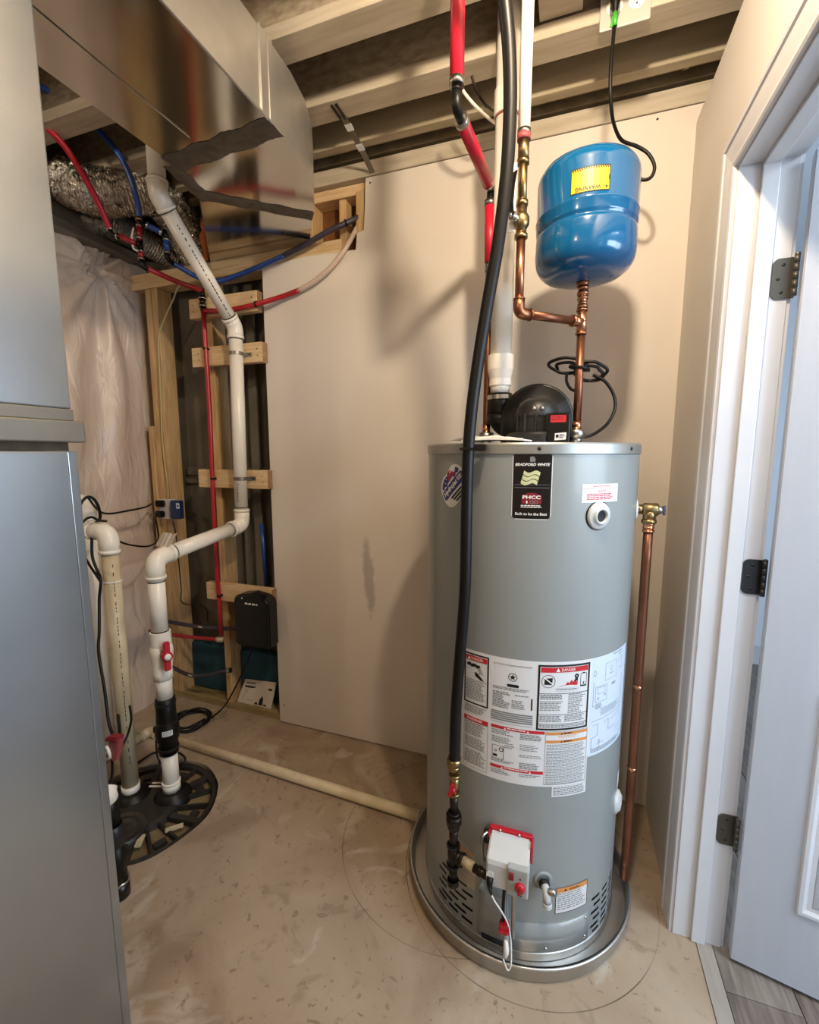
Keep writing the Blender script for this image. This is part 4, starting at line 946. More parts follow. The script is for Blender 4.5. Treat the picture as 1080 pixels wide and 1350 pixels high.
bm = NB(); lathe(bm, [(0.039, 1.545), (0.0405, 1.546), (0.0405, 1.559), (0.039, 1.560)], (VX, VY, 0), n=32); bo = finish('boot_clamp', bm, 'steel', blo)
bm = NB(); obox(bm, (VX + 0.02, VY - 0.038, 1.5525), (1, 0.3, 0), (0, 1, 0), (0, 0, 1), 0.012, 0.004, 0.006, 0.001); finish('clamp_screw', bm, 'steel', bo)

# white plastic vent pipe above the blower
vp = thing('vent_pipe', 'white plastic vent pipe rising from black blower to ceiling', 'pipe')
ZV = 2.78
bm = NB(); tube(bm, [(VX, VY, 1.566), (VX, VY, 1.600)], 0.0305, 28); finish('pipe_stub', bm, 'pvc', vp)
bm = NB(); lathe(bm, [(0.0295, 1.588), (0.035, 1.589), (0.034, 1.610), (0.041, 1.638), (0.041, 1.682), (0.034, 1.683)], (VX, VY, 0), n=32); finish('reducer', bm, 'pvc', vp)
bm = NB(); tube(bm, [(VX, VY, 1.66), (VX, VY, 2.42)], 0.0335, 28); finish('pipe', bm, 'pvc', vp)
bm = NB(); lathe(bm, [(0.0335, 2.36), (0.0385, 2.361), (0.0385, 2.43), (0.0335, 2.431)], (VX, VY, 0), n=32); finish('coupling', bm, 'pvc', vp)
bm = NB(); lathe(bm, [(0.0335, 2.355), (0.0350, 2.357), (0.0350, 2.361), (0.0335, 2.362)], (VX, VY, 0), n=32); finish('primer_ring', bm, 'red_faded', vp)
bm = NB(); lathe(bm, [(0.0335, 2.43), (0.0335, 2.846)], (VX, VY - 0.0, 0), n=28); finish('pipe', bm, 'pvc', vp)

# white instruction packets left on the lid
pk = thing('instruction_packet', 'crumpled white plastic packet lying on water heater lid', 'packet')
for (x0, y0, x1, y1, w, zc) in ((-0.26, 1.22, -0.10, 1.20, 0.055, 1.411), (-0.30, 1.30, -0.14, 1.22, 0.05, 1.4165)):
    bm = NB(); d = V((x1 - x0, y1 - y0, 0)); nn = V((-d.y, d.x, 0)).normalized(); N, K_ = 16, 6; tp_, bt_ = [], []
    for i in range(N + 1):
        for j in range(K_ + 1):
            s, t = i / N, j / K_ - 0.5
            p = V((x0, y0, zc)) + d * s + nn * (t * w * 2); h = 0.006 * (sin(s * 11 + t * 5) * 0.5 + 0.5) * sin(pi * s) * (1 - (2 * t) ** 4) + 0.001
            tp_.append(bm.verts.new(p + V((0, 0, h + 0.004 * sin(pi * s))))); bt_.append(bm.verts.new(p + V((0, 0, -0.003 + 0.003 * sin(pi * s)))))
    ix = lambda i, j: i * (K_ + 1) + j
    for i in range(N):
        for j in range(K_):
            f = bm.faces.new((tp_[ix(i, j)], tp_[ix(i + 1, j)], tp_[ix(i + 1, j + 1)], tp_[ix(i, j + 1)])); f.smooth = True
            bm.faces.new((bt_[ix(i, j)], bt_[ix(i, j + 1)], bt_[ix(i + 1, j + 1)], bt_[ix(i + 1, j)]))
    for i in range(N):
        for j in (0, K_): q = (tp_[ix(i, j)], tp_[ix(i + 1, j)], bt_[ix(i + 1, j)], bt_[ix(i, j)]); bm.faces.new(q if j else q[::-1])
    for j in range(K_):
        for i in (0, N): q = (tp_[ix(i, j)], tp_[ix(i, j + 1)], bt_[ix(i, j + 1)], bt_[ix(i, j)]); bm.faces.new(q if not i else q[::-1])
    finish('plastic_sleeve', bm, 'white_bag', pk)

# drain pan
pan = NB()
lathe(pan, [(0.0, 0.001), (0.337, 0.001), (0.344, 0.006), (0.344, 0.050), (0.348, 0.054), (0.352, 0.050), (0.349, 0.045)], HO, n=96)
lathe(pan, [(0.340, 0.010), (0.340, 0.050), (0.344, 0.054)][::-1], HO, n=96); lathe(pan, [(0.340, 0.010), (0.33, 0.010), (0.0, 0.010)], HO, n=96)
bmesh.ops.remove_doubles(pan, verts=pan.verts, dist=1e-5)
tag(finish('drain_pan', pan, 'pan_alu'), 'shallow round metal drain pan under the water heater', 'pan')

# ------------------------------------------------------------------ copper and water lines at the heater
def ring_collar(bm, c, ax, r, h): tube(bm, [V(c) - V(ax) * h / 2, V(c) + V(ax) * h / 2], r, 18)
def copper_elbow(root, a, b, c, r=0.0142, m='copper'):
    bm = NB(); L = elbow(bm, a, b, c, r * 0.85, hub=1.0, ro=1.22, R=0.024, n=18, collar=0.12); finish('elbow', bm, m, root); return L
cw = thing('cold_water_line', 'copper cold water pipe with tee beneath the blue tank', 'pipe')
zt = 1.737; TEE = V((0.019, 1.38, zt)); ELB = pZ(684, 412, zt + 0.002); ELB.z = zt
r = 0.0112
bm = NB(); tube(bm, [CUR + V((0, 0, 1.445)), CUR + V((0, 0, zt - 0.03))], r, 18); finish('riser', bm, 'copper_dark', cw, 'tarnished copper riser')
bm = NB(); ring_collar(bm, CUR + V((0, 0, 1.455)), (0, 0, 1), 0.0135, 0.022); finish('adapter', bm, 'copper_bright', cw)
d = (ELB - TEE).normalized()
bm = NB(); tube(bm, [TEE + V((0, 0, -0.034)), TEE + V((0, 0, 0.034))], 0.0138, 18); tube(bm, [TEE, TEE + d * 0.034], 0.0136, 18)
for p, ax in ((TEE + V((0, 0, 0.031)), V((0, 0, 1))), (TEE + V((0, 0, -0.031)), V((0, 0, 1))), (TEE + d * 0.031, d)): ring_collar(bm, p, ax, 0.0158, 0.005)
finish('tee', bm, 'copper', cw)
bm = NB(); tube(bm, [TEE + V((0, 0, 0.03)), TEE + V((0, 0, 0.105))], r, 18); finish('tank_stub', bm, 'copper', cw)
bm = NB()
for k, rr in ((0.040, 0.0145), (0.048, 0.0132), (0.062, 0.0145), (0.074, 0.0155), (0.088, 0.0140), (0.098, 0.0150)): ring_collar(bm, TEE + V((0, 0, k)), (0, 0, 1), rr, 0.008)
finish('threaded_adapter', bm, 'copper', cw)
L = copper_elbow(cw, TEE, ELB, ELB + V((0, 0, 1)))
bm = NB(); tube(bm, [TEE + d * 0.028, ELB - d * (L - 0.008)], r, 18); finish('branch', bm, 'copper_dark', cw, 'tarnished copper branch')
zv0 = pY(684, 312, ELB.y).z; zt1 = pY(688, 185, ELB.y).z
bm = NB(); tube(bm, [ELB + V((0, 0, L - 0.008)), V((ELB.x, ELB.y, zv0))], r, 18); finish('drop', bm, 'copper', cw)
# ball valve (brass) with dark lever
VB = V((ELB.x, ELB.y, zv0 + 0.035))
bm = NB(); ring_collar(bm, VB + V((0, 0, -0.036)), (0, 0, 1), 0.0165, 0.010); ring_collar(bm, VB + V((0, 0, 0.042)), (0, 0, 1), 0.0150, 0.012); tube(bm, [VB + V((0, 0, -0.03)), VB + V((0, 0, 0.04))], 0.0128, 18); slathe(bm, [(0.0, -0.023), (0.012, -0.021), (0.0195, -0.008), (0.0195, 0.008), (0.012, 0.021), (0.0, 0.023)], VB, (0, 0, 1), 20); bv = finish('ball_valve', bm, 'brass', cw)
bm = NB(); tube(bm, [VB, VB + V((-0.022, -0.026, 0.006))], 0.009, 12); lathe(bm, [(0.0, 0.0), (0.011, 0.0), (0.011, 0.006), (0.006, 0.007), (0.005, 0.012), (0.0, 0.012)], VB + V((-0.018, -0.021, 0.006)), (-0.65, -0.75, 0.1), 12); finish('valve_stem', bm, 'steel', bv)
bm = NB(); pts = [VB + V((-0.022, -0.028, 0.005)), VB + V((-0.024, -0.030, 0.03)), VB + V((-0.022, -0.028, 0.07)), VB + V((-0.017, -0.024, 0.105))]
for p, q in zip(pts, pts[1:]): obox(bm, (p + q) / 2, q - p, (0.75, -0.65, 0), (0.65, 0.75, 0), (q - p).length / 2 + 0.001, 0.0085, 0.0015)
finish('valve_lever', bm, 'black_iron', bv)
bm = NB(); tube(bm, [VB + V((0, 0, 0.04)), V((ELB.x, ELB.y, zt1 - 0.02))], r, 18); finish('brass_pipe', bm, 'brass', cw, 'golden pipe above the valve')
T1 = V((ELB.x, ELB.y, zt1))
bm = NB(); ring_collar(bm, T1 + V((0, 0, -0.05)), (0, 0, 1), 0.0150, 0.012); ring_collar(bm, T1 + V((0, 0, -0.02)), (0, 0, 1), 0.0135, 0.05); finish('brass_coupling', bm, 'brass', cw)
bm = NB(); ring_collar(bm, T1 + V((0, 0, 0.005)), (0, 0, 1), 0.0165, 0.014); finish('red_ring', bm, 'red_faded', cw)
bm = NB(); ring_collar(bm, T1 + V((0, 0, 0.016)), (0, 0, 1), 0.0163, 0.012); finish('crimp_ring', bm, 'zinc', cw)
bm = NB(); tube(bm, [T1 + V((0, 0, 0.02)), V((ELB.x, ELB.y, 2.849))], 0.0148, 20); finish('white_sleeve', bm, 'pvc_bright', cw, 'white plastic pipe')
bm = NB(); pm = planemap(T1 + V((-0.034, 0.02, -0.19)), (1, 0, 0), (0, 0, 1)); box(bm, 0, 0.016, 0, 0.0006, 0, 0.16)
for v in bm.verts: v.co += T1 + V((-0.030, -0.004, -0.21))
wt = finish('white_tag', bm, 'label_white', cw)
pm = planemap(T1 + V((-0.030, -0.0042, -0.21)), (1, 0, 0), (0, 0, 1)); bm = NB(); frame(bm, pm, 0.005, 0.011, 0.028, 0.046, 0.001, 0.0003); fine(bm, pm, 0.0065, 0.0095, 0.031, 0.043, 0.004, 0.0003, 0.6, 0.1, (0.002, 0.003)); finish('tag_print', bm, 'ink_black', wt)

# blue expansion tank
tk = thing('expansion_tank', 'glossy blue expansion tank mounted upside down on copper pipe', 'tank')
TX, TY = 0.0175, 1.38; TR = 0.1285
bm = NB(); slathe(bm, [(0.001, 1.842), (0.03, 1.8425), (0.07, 1.847), (0.10, 1.856), (0.116, 1.868), (0.1245, 1.882), (TR, 1.900), (TR, 1.950), (TR - 0.001, 1.955), (TR - 0.005, 1.9595), (TR - 0.005, 1.9635), (TR - 0.001, 1.968), (TR, 1.972), (TR, 1.990), (TR + 0.0018, 1.994), (TR + 0.0018, 1.997), (TR, 2.000), (TR, 2.088), (TR - 0.0025, 2.101), (0.117, 2.116), (0.09, 2.130), (0.04, 2.138), (0.001, 2.139)], (TX, TY, 0), n=72); finish('tank_shell', bm, 'tank_blue', tk)
bm = NB(); tube(bm, [(TX, TY, 1.830), (TX, TY, 1.846)], 0.0165, 8); finish('tank_nipple', bm, 'copper_dark', tk)
bm = NB(); slathe(bm, [(0.008, 0.0), (0.008, 0.02), (0.0, 0.021)], (TX, TY, 2.136), n=12); finish('air_valve', bm, 'black_rubber', tk)
tm = cylmap((TX, TY), TR); DU = TR * pi / 180
la = 2.0
tmp = lambda u, v, off=0.0: tm(u + la * DU, v + 2.0335, off)
hw, hh = 0.0455, 0.0285
bm = NB(); rect(bm, tmp, -hw, hw, -hh, hh, 0.0006); wl = finish('warning_label', bm, 'ink_yellow', tk, 'yellow and black warning label upside down')
K = NB(); frame(K, tmp, -hw, hw, -hh, hh, 0.0020, 0.0012)
for k in range(17):
    u = -hw + 0.002 + k * 0.0053; poly(K, tmp, [(u, hh - 0.001), (u + 0.0026, hh - 0.001), (min(u + 0.0056, hw - 0.001), hh - 0.0072), (min(u + 0.0030, hw - 0.001), hh - 0.0072)], 0.0010)
text(K, tmp, 'WARNING', -0.005, -hh + 0.0085, 0.0095, 0.0013, width=0.058, bold=0.02, rot=pi)
poly(K, tmp, [(0.034, -hh + 0.0105), (0.041, -hh + 0.0105), (0.0375, -hh + 0.0035)], 0.0010); poly(K, tmp, [(hw - 0.001, -0.006), (hw - 0.001, 0.007), (hw - 0.0035, 0.005), (hw - 0.0035, -0.004)], 0.0010)
finish('lettering', K, 'ink_black', wl)
G = NB(); fine(G, tmp, -hw + 0.006, hw - 0.007, -hh + 0.014, hh - 0.010, 0.0042, 0.0009, 0.22, 0.2, (0.006, 0.018)); finish('fine_print', G, 'ink_orange', wl)

# hot water line with red sleeves
hw_ = thing('hot_water_line', 'red sleeved hot water pipe with black elbows over copper riser', 'pipe')
zE = 2.178; E0 = V((-0.259, 1.48, zE)); E1 = pZ(602, 143, zE); dE = (E1 - E0).normalized()
zc0 = pY(645, 352, 1.48).z
bm = NB(); tube(bm, [CUL + V((0, 0, 1.445)), V((CUL.x, CUL.y, zc0 - 0.01))], r, 18); finish('copper_riser', bm, 'copper_dark', hw_)
bm = NB(); ring_collar(bm, CUL + V((0, 0, 1.455)), (0, 0, 1), 0.0135, 0.03); finish('adapter', bm, 'copper_bright', hw_)
bm = NB(); ring_collar(bm, (CUL.x, CUL.y, zc0), (0, 0, 1), 0.0150, 0.03); ring_collar(bm, (CUL.x, CUL.y, zc0 - 0.03), (0, 0, 1), 0.0135, 0.03); finish('coupling', bm, 'zinc', hw_)
tubeobj('red_sleeve', [(CUL.x, CUL.y, zc0 + 0.012), E0 + V((0, 0, -0.05))], 0.0165, 'red_sleeve', hw_, 20)
tubeobj('red_sleeve', [E0 + dE * 0.02, E1 - dE * 0.045], 0.0165, 'red_sleeve', hw_, 20)
tubeobj('red_sleeve', [E1 + V((0, 0, 0.055)), (E1.x, E1.y, 2.849)], 0.0168, 'red_sleeve', hw_, 20)
bm = NB(); elbow(bm, E0 + V((0, 0, -1)), E0, E0 + dE, 0.0095, hub=1.4, ro=1.1, R=0.016); finish('elbow', bm, 'black_rubber', hw_)
bm = NB(); elbow(bm, E1 - dE, E1, E1 + V((0, 0, 1)), 0.0105, hub=2.4, ro=1.1, R=0.016); finish('elbow', bm, 'black_rubber', hw_)
for p, ax in ((E0 + V((0, 0, -0.042)), V((0, 0, 1))), (E0 + dE * 0.024, dE), (E1 - dE * 0.042, dE), (E1 + V((0, 0, 0.054)), V((0, 0, 1)))):
    bm = NB(); ring_collar(bm, p, ax, 0.0178, 0.016); finish('crimp_ring', bm, 'zinc', hw_)

# ------------------------------------------------------------------ gas supply
gx, gy = -0.250, 1.068
gz = lambda y: pY(600, y, gy).z
gh = thing('gas_hose', 'thick black flexible gas hose hanging in front of grey water heater', 'hose')
hp = [V((gx - 0.001, gy, gz(1000) - 0.01)), V((gx, gy, gz(985))), pY(601, 940, gy), pY(606, 870, gy - 0.002), pY(613, 780, gy - 0.003), pY(615, 690, gy - 0.001), pY(617, 610, gy), pY(621, 550, gy), pY(630, 480, gy), pY(643, 400, gy), pY(657, 320, gy - 0.003), pY(668, 230, gy - 0.008), pY(672.5, 150, gy - 0.015), pY(672, 80, gy - 0.025), pY(667, 15, gy - 0.04), pY(657, -60, gy - 0.06), pY(640, -150, gy - 0.10)]
hp = [p for p in hp if p.z < 2.84]
bm = NB(); tube(bm, spline(hp, 6), 0.0142, 18); finish('hose_jacket', bm, 'black_rubber', gh)
bm = NB(); c = V((gx - 0.001, gy, gz(993)))
for k in range(5): ring_collar(bm, c + V((0, 0, 0.010 - k * 0.006)), (0, 0, 1), 0.0125 + 0.0012 * (k % 2), 0.004)
finish('corrugated_end', bm, 'brass', gh)
bm = NB(); tube(bm, [c + V((0, 0, -0.014)), c + V((0, 0, -0.034))], 0.0195, 6); tube(bm, [c + V((0, 0, -0.034)), c + V((0, 0, -0.046))], 0.0165, 12); finish('hose_nut', bm, 'brass', gh)
# bracket clip on the lid rim
bm = NB(); obox(bm, pY(617, 592, gy) + V((0, -0.001, 0.0)), (1, 0, 0), (0, 1, 0), (0, 0, 1), 0.0165, 0.0165, 0.003, 0.001); obox(bm, pY(632, 590, gy) + V((0.0, 0.012, 0)), (1, 0, 0), (0, 1, 0), (0, 0, 1), 0.014, 0.010, 0.008, 0.002); finish('hose_clip', bm, 'black_rubber', gh)
gl = thing('gas_drip_leg', 'black iron gas pipe with tee and red valve handle', 'pipe')
X = lambda y, dz=0: V((gx + 0.0005, gy, gz(y) + dz))
bm = NB(); tube(bm, [X(1020), X(1048)], 0.0135, 16); ring_collar(bm, X(1022), (0, 0, 1), 0.0155, 0.008); ring_collar(bm, X(1046), (0, 0, 1), 0.0155, 0.008); gvv = finish('gas_cock', bm, 'brass', gl)
bm = NB(); q = X(1037); obox(bm, q + V((-0.004, -0.019, 0.002)), (0.25, 0, 1), (0, 1, 0), (1, 0, -0.25), 0.020, 0.004, 0.0055, 0.002); tube(bm, [q + V((0, -0.010, 0)), q + V((-0.002, -0.022, 0))], 0.0085, 12); finish('valve_handle', bm, 'red_plastic', gvv)
bm = NB(); tube(bm, [X(1048), X(1070)], 0.0115, 16); finish('nipple', bm, 'black_iron', gl)
bm = NB(); tube(bm, [X(1070), X(1075)], 0.0165, 16); tube(bm, [X(1074), X(1085)], 0.0215, 8); tube(bm, [X(1085), X(1092)], 0.0165, 16); finish('union', bm, 'black_iron', gl)
bm = NB(); tube(bm, [X(1091), X(1116)], 0.0120, 16); finish('nipple', bm, 'black_iron', gl)
tz = X(1127); gdir = (V((-0.150, 1.035, 0)) - V((tz.x, tz.y, 0))).normalized()
bm = NB(); tube(bm, [X(1114), X(1141)], 0.0155, 18); tube(bm, [tz, tz + gdir * 0.030], 0.0150, 18)
for p, ax in ((X(1115), V((0, 0, 1))), (X(1140), V((0, 0, 1))), (tz + gdir * 0.028, gdir)): ring_collar(bm, p, ax, 0.0182, 0.007)
finish('tee', bm, 'black_iron', gl)
bm = NB(); tube(bm, [tz + gdir * 0.03, tz + gdir * 0.065], 0.0125, 16); finish('branch_bushing', bm, 'pvc_aged', gl, 'pale painted bushing')
bm = NB(); tube(bm, [tz + gdir * 0.06, tz + gdir * 0.1065], 0.0108, 16)
ring_collar(bm, tz + gdir * 0.082, gdir, 0.0125, 0.008); finish('branch_nipple', bm, 'black_iron', gl)
bm = NB(); tube(bm, [X(1140), X(1160)], 0.0115, 16); finish('nipple', bm, 'black_iron', gl)
bm = NB(); slathe(bm, [(0.0155, 0.016), (0.0160, 0.012), (0.0160, 0.0), (0.010, -0.006), (0.0, -0.006)], X(1166), n=18); finish('drip_cap', bm, 'black_iron', gl)

# relief discharge pipe
rd = thing('relief_discharge_pipe', 'copper discharge pipe running down right side of water heater', 'pipe')
rx = HC[0] + HR + 0.037; z = 1.222
bm = NB(); tube(bm, [(rx, yt, z - 0.036), (rx, yt, z - 0.062)], 0.0135, 16)
for k, rr in ((0.040, 0.0155), (0.050, 0.0150), (0.060, 0.0158)): ring_collar(bm, (rx, yt, z - k), (0, 0, 1), rr, 0.005)
finish('adapter', bm, 'copper_bright', rd)
bm = NB(); tube(bm, spline([(rx, yt, z - 0.055), (rx, yt, 0.8), (rx + 0.001, yt, 0.4), (rx, yt, 0.068)], 4), 0.0125, 18); finish('pipe', bm, 'copper_dark', rd)
for zz_ in (0.70, 0.44): 
    bm = NB(); ring_collar(bm, (rx + 0.0005, yt, zz_), (0, 0, 1), 0.0132, 0.012); finish('solder_band', bm, 'copper_bright', rd)

# ================================================================== FURNACE AND DUCTS
fu = thing('furnace', 'galvanised steel furnace cabinet with plenum rising to the duct', 'furnace')
FX0, FX1, FY0, FY1 = -1.62, -0.945, -0.40, 0.64
bm = NB(); box(bm, FX0, FX1, FY0, FY1, 0.0, 1.381, 0.004); finish('cabinet', bm, 'galv', fu)
bm = NB(); box(bm, FX1 - 0.002, FX1 + 0.0022, FY1 - 0.017, FY1 + 0.001, 0.001, 1.380, 0.0012); finish('corner_hem', bm, 'galv', fu)
bm = NB(); box(bm, FX0 + 0.01, FX1 - 0.010, FY0 + 0.01, FY1 - 0.006, 1.3815, 1.400); finish('neck', bm, 'mastic', fu)
bm = NB(); box(bm, FX0 - 0.01, FX1 + 0.014, FY0 - 0.01, FY1 + 0.014, 1.398, 1.440, 0.003); finish('flange', bm, 'grey_metal', fu)
bm = NB(); box(bm, FX0, FX1 + 0.002, FY0, FY1 + 0.002, 1.4405, 1.464, 0.002); finish('upper_flange', bm, 'grey_metal', fu)
bm = NB(); box(bm, FX0, FX1, FY0, FY1, 1.4645, 2.2795, 0.003); finish('plenum', bm, 'galv', fu)

dt = thing('supply_duct', 'shiny galvanised duct trunk with dark sealed seams under the joists', 'duct')
ZB, ZT_ = 2.281, 2.485
XL, XR = -1.215, -0.812
heel = [(XR, 1.17), (XR - 0.004, 1.27), (XR - 0.022, 1.37), (XR - 0.058, 1.47), (XR - 0.108, 1.56), (XR - 0.165, 1.64)]
thr = [(XL, 1.20), (XL - 0.010, 1.27), (XL - 0.030, 1.325), (XL - 0.055, 1.365)]
def prism(bm, poly2, z0, z1, top=True, bottom=True, sides=None):
    a = [bm.verts.new((x, y, z0)) for x, y in poly2]; b = [bm.verts.new((x, y, z1)) for x, y in poly2]; n = len(poly2)
    if bottom: bm.faces.new(a[::-1])
    if top: bm.faces.new(b)
    for i in range(n):
        if sides is None or i in sides: bm.faces.new((a[i], a[(i + 1) % n], b[(i + 1) % n], b[i]))
    bmesh.ops.recalc_face_normals(bm, faces=bm.faces)
def sheet_bottom(bm, poly2, z): 
    f = bm.faces.new([bm.verts.new((x, y, z)) for x, y in poly2])
    if f.normal.z > 0: f.normal_flip()
trunk = [(XR, -0.4), (XR, 1.17), (XL, 1.20), (XL, -0.4)]
endp_r, endp_l = (-1.120, 1.845), (-1.665, 1.845)
def sidewall(pts, name, m):
    bm = NB(); a = [bm.verts.new((x, y, ZB)) for x, y in pts]; b = [bm.verts.new((x, y, ZT_)) for x, y in pts]
    a2 = [bm.verts.new((x, y, ZB - 0.0)) for x, y in pts]
    for i in range(len(pts) - 1): f = bm.faces.new((a[i], a[i + 1], b[i + 1], b[i])); f.smooth = True
    bmesh.ops.remove_doubles(bm, verts=bm.verts, dist=1e-6); finish(name, bm, m, dt)
bm = NB(); prism(bm, trunk, ZB, ZT_, sides=(1, 2, 3), bottom=True); finish('trunk', bm, 'duct_metal', dt)
sidewall([(XR, -0.4), (XR, 1.17)], 'trunk_side', 'duct_side')
bm = NB(); prism(bm, heel + thr[::-1], ZB, ZT_, sides=tuple(range(5, 10))); finish('elbow_section', bm, 'duct_metal', dt)
sidewall(heel, 'elbow_heel', 'duct_side')
bm = NB(); prism(bm, [heel[-1], endp_r, endp_l, thr[-1]], ZB + 0.001, ZT_ - 0.001); finish('end_section', bm, 'duct_metal', dt)
bm = NB(); 
for yy in (1.115, 1.150): box(bm, XR - 0.001, XR + 0.006, yy - 0.003, yy + 0.003, ZB, ZT_ + 0.004, 0.001, 1)
box(bm, XR - 0.0005, XR + 0.003, 1.110, 1.172, ZB, ZT_ + 0.003, 0.001, 1); finish('standing_seam', bm, 'duct_side', dt)
bm = NB(); box(bm, XR - 0.004, XR + 0.004, -0.4, 1.165, ZB - 0.003, ZB + 0.004, 0.0015, 1); finish('corner_seam', bm, 'duct_side', dt)
bm = NB(); box(bm, -1.075, -1.069, -0.4, 1.13, ZB - 0.003, ZB + 0.0005, 0.001, 1); finish('bottom_seam', bm, 'duct_metal', dt)
def mastic(p, q, w, wrap=0.0):
    bm = NB(); p, q = V((p[0], p[1], 0)), V((q[0], q[1], 0)); d = (q - p); nn = V((-d.y, d.x, 0)).normalized(); N = 40; up, dn = [], []
    for i in range(N + 1):
        s = i / N; e1 = w * (0.5 + 0.05 * sin(i * 0.55 + w * 90) + 0.05 * random.random()); e2 = w * (0.5 + 0.05 * sin(i * 0.43 + 2) + 0.05 * random.random())
        row = []
        for k, off in enumerate((-e1, -e1 * 0.8, 0, e2 * 0.8, e2)):
            c = p + d * s + nn * off; row.append(bm.verts.new((c.x, c.y, ZB - (0.0005, 0.004, 0.005, 0.004, 0.0005)[k] - 0.0008 * random.random())))
        up.append(row)
    for a, b in zip(up, up[1:]):
        for k in range(4): f = bm.faces.new((a[k], a[k + 1], b[k + 1], b[k])); f.smooth = True
    bmesh.ops.recalc_face_normals(bm, faces=bm.faces)
    for f in bm.faces:
        if f.normal.z > 0: f.normal_flip()
    finish('mastic_band', bm, 'mastic', dt)
mastic((XL - 0.002, 1.205), (XR + 0.002, 1.175), 0.075); mastic((XL - 0.05, 1.365), (XR - 0.155, 1.625), 0.060); mastic((XL - 0.012, 1.20), (XL - 0.05, 1.40), 0.05)
bm = NB(); pts = [(endp_l[0] + 0.03, 1.800), (endp_r[0] - 0.005, 1.800)]
for (x, y, z0, z1) in ((-1.655, 1.80, 2.285, 2.45), (-1.135, 1.80, 2.285, 2.45)):
    tube(bm, [V((x + random.uniform(-0.008, 0.008), y, z0 + (z1 - z0) * k / 8)) for k in range(9)], [0.012 + 0.007 * random.random() for k in range(9)], 8)
finish('foam_seal', bm, 'orange_foam', dt)

# crinkled flexible ducts
def flex(name, pts, r, m, label, collar=True):
    root = thing(name, label, 'duct'); P = spline(pts, 26); bm = NB(); n = 40
    k = len(P); u, _ = perp(P[1] - P[0]); rings = []
    ph = [random.random() * 6.28 for _ in range(8)]
    for i, p in enumerate(P):
        d = (P[min(i + 1, k - 1)] - P[max(i - 1, 0)]).normalized(); u = (u - d * u.dot(d)).normalized(); w = d.cross(u); row = []
        for j in range(n):
            a = 2 * pi * j / n
            rr = r * (1 + 0.035 * (1 if i % 2 else -1) * (0.5 + random.random()) + 0.02 * sin(3 * a + ph[0] + i * 0.13) + 0.018 * (random.random() - 0.5))
            row.append(bm.verts.new(p + (u * cos(a) + w * sin(a)) * rr + d * (random.random() - 0.5) * 0.006))
        rings.append(row)
    for a, b in zip(rings, rings[1:]):
        for j in range(n): bm.faces.new((a[j], a[(j + 1) % n], b[(j + 1) % n], b[j]))
    finish('foil_sleeve', bm, m, root)
    if collar:
        d = (P[1] - P[0]).normalized(); bm = NB(); tube(bm, [P[0] - d * 0.24, P[0] + d * 0.03], r * 0.93, 32); finish('metal_collar', bm, 'grey_metal', root)
    return root
flex('flexible_duct', [pD(88, 240, 1.93), pD(125, 252, 1.92), pD(165, 252, 1.94), pD(200, 252, 2.0), pD(228, 280, 2.1), pD(252, 318, 2.2), pD(272, 350, 2.32)], 0.092, 'foil', 'silver foil flexible duct curving behind the white riser')
flex('flexible_duct', [pD(112, 290, 2.15), pD(150, 300, 2.18), pD(190, 318, 2.26), pD(232, 342, 2.38)], 0.062, 'foil_pale', 'dull pale flexible duct slung under the silver one')

# ================================================================== SUMP PIT AND DRAIN PIPES
sp = thing('sump_cover', 'black ribbed sump pit lid with dirt between its ribs', 'lid')
bm = NB(); lathe(bm, [(0.0, -0.030), (0.262, -0.030)], PIT, n=48)
for f in bm.faces: f.normal_flip()
finish('dirt_layer', bm, 'clay_dirt', sp)
bm = NB(); lathe(bm, [(0.244, -0.029), (0.244, -0.010), (0.249, -0.004), (0.262, -0.004), (0.266, -0.012), (0.266, -0.06)], PIT, n=72); finish('lid_rim', bm, 'lid_black', sp)
bm = NB(); lathe(bm, [(0.135, -0.029), (0.130, -0.010), (0.115, -0.004), (0.0, -0.002)], PIT + V((-0.01, 0.02, 0)), n=48); finish('hub', bm, 'lid_black', sp)
for k in range(18):
    a = 2 * pi * k / 18 + 0.1
    bm = NB(); d = V((cos(a), sin(a), 0)); c = PIT + d * 0.187
    obox(bm, V((c.x, c.y, -0.018)), d, (-d.y, d.x, 0), (0, 0, 1), 0.062, 0.0055 if k % 3 else 0.013, 0.011, 0.002); finish('rib', bm, 'lid_black', sp)
for k in range(9):
    a = 2 * pi * k / 9 + 0.25; d = V((cos(a), sin(a), 0)); c = PIT + d * 0.205
    bm = NB(); obox(bm, V((c.x, c.y, -0.022)), (-d.y, d.x, 0), d, (0, 0, 1), 0.022, 0.016, 0.006, 0.003); finish('lug', bm, 'lid_black', sp)
# pump access cover with nested arches on the near side
AC = V((-1.495, 1.045, 0))
bm = NB(); slathe(bm, [(0.088, -0.03), (0.088, 0.004), (0.083, 0.009), (0.074, 0.009), (0.070, 0.001), (0.060, 0.001), (0.056, 0.007), (0.047, 0.007), (0.043, -0.001), (0.030, -0.002), (0.0, -0.002)], AC, n=40); finish('access_cover', bm, 'lid_black', sp)
for dx, dy in ((0.075, -0.05), (-0.06, -0.07)):
    bm = NB(); obox(bm, AC + V((dx, dy, 0.0)), (0.5, -0.9, 0), (0.9, 0.5, 0), (0, 0, 1), 0.045, 0.011, 0.006, 0.002); finish('cover_arm', bm, 'lid_black', sp)
for p, r0 in ((V((-1.47, 1.25, 0)), 0.055), (V((-1.622, 1.19, 0)), 0.058)):
    bm = NB(); slathe(bm, [(r0 + 0.02, -0.03), (r0 + 0.015, -0.004), (r0, 0.004), (r0 - 0.005, 0.016), (0.033, 0.018)], p, n=32); finish('pipe_grommet', bm, 'black_rubber', sp)
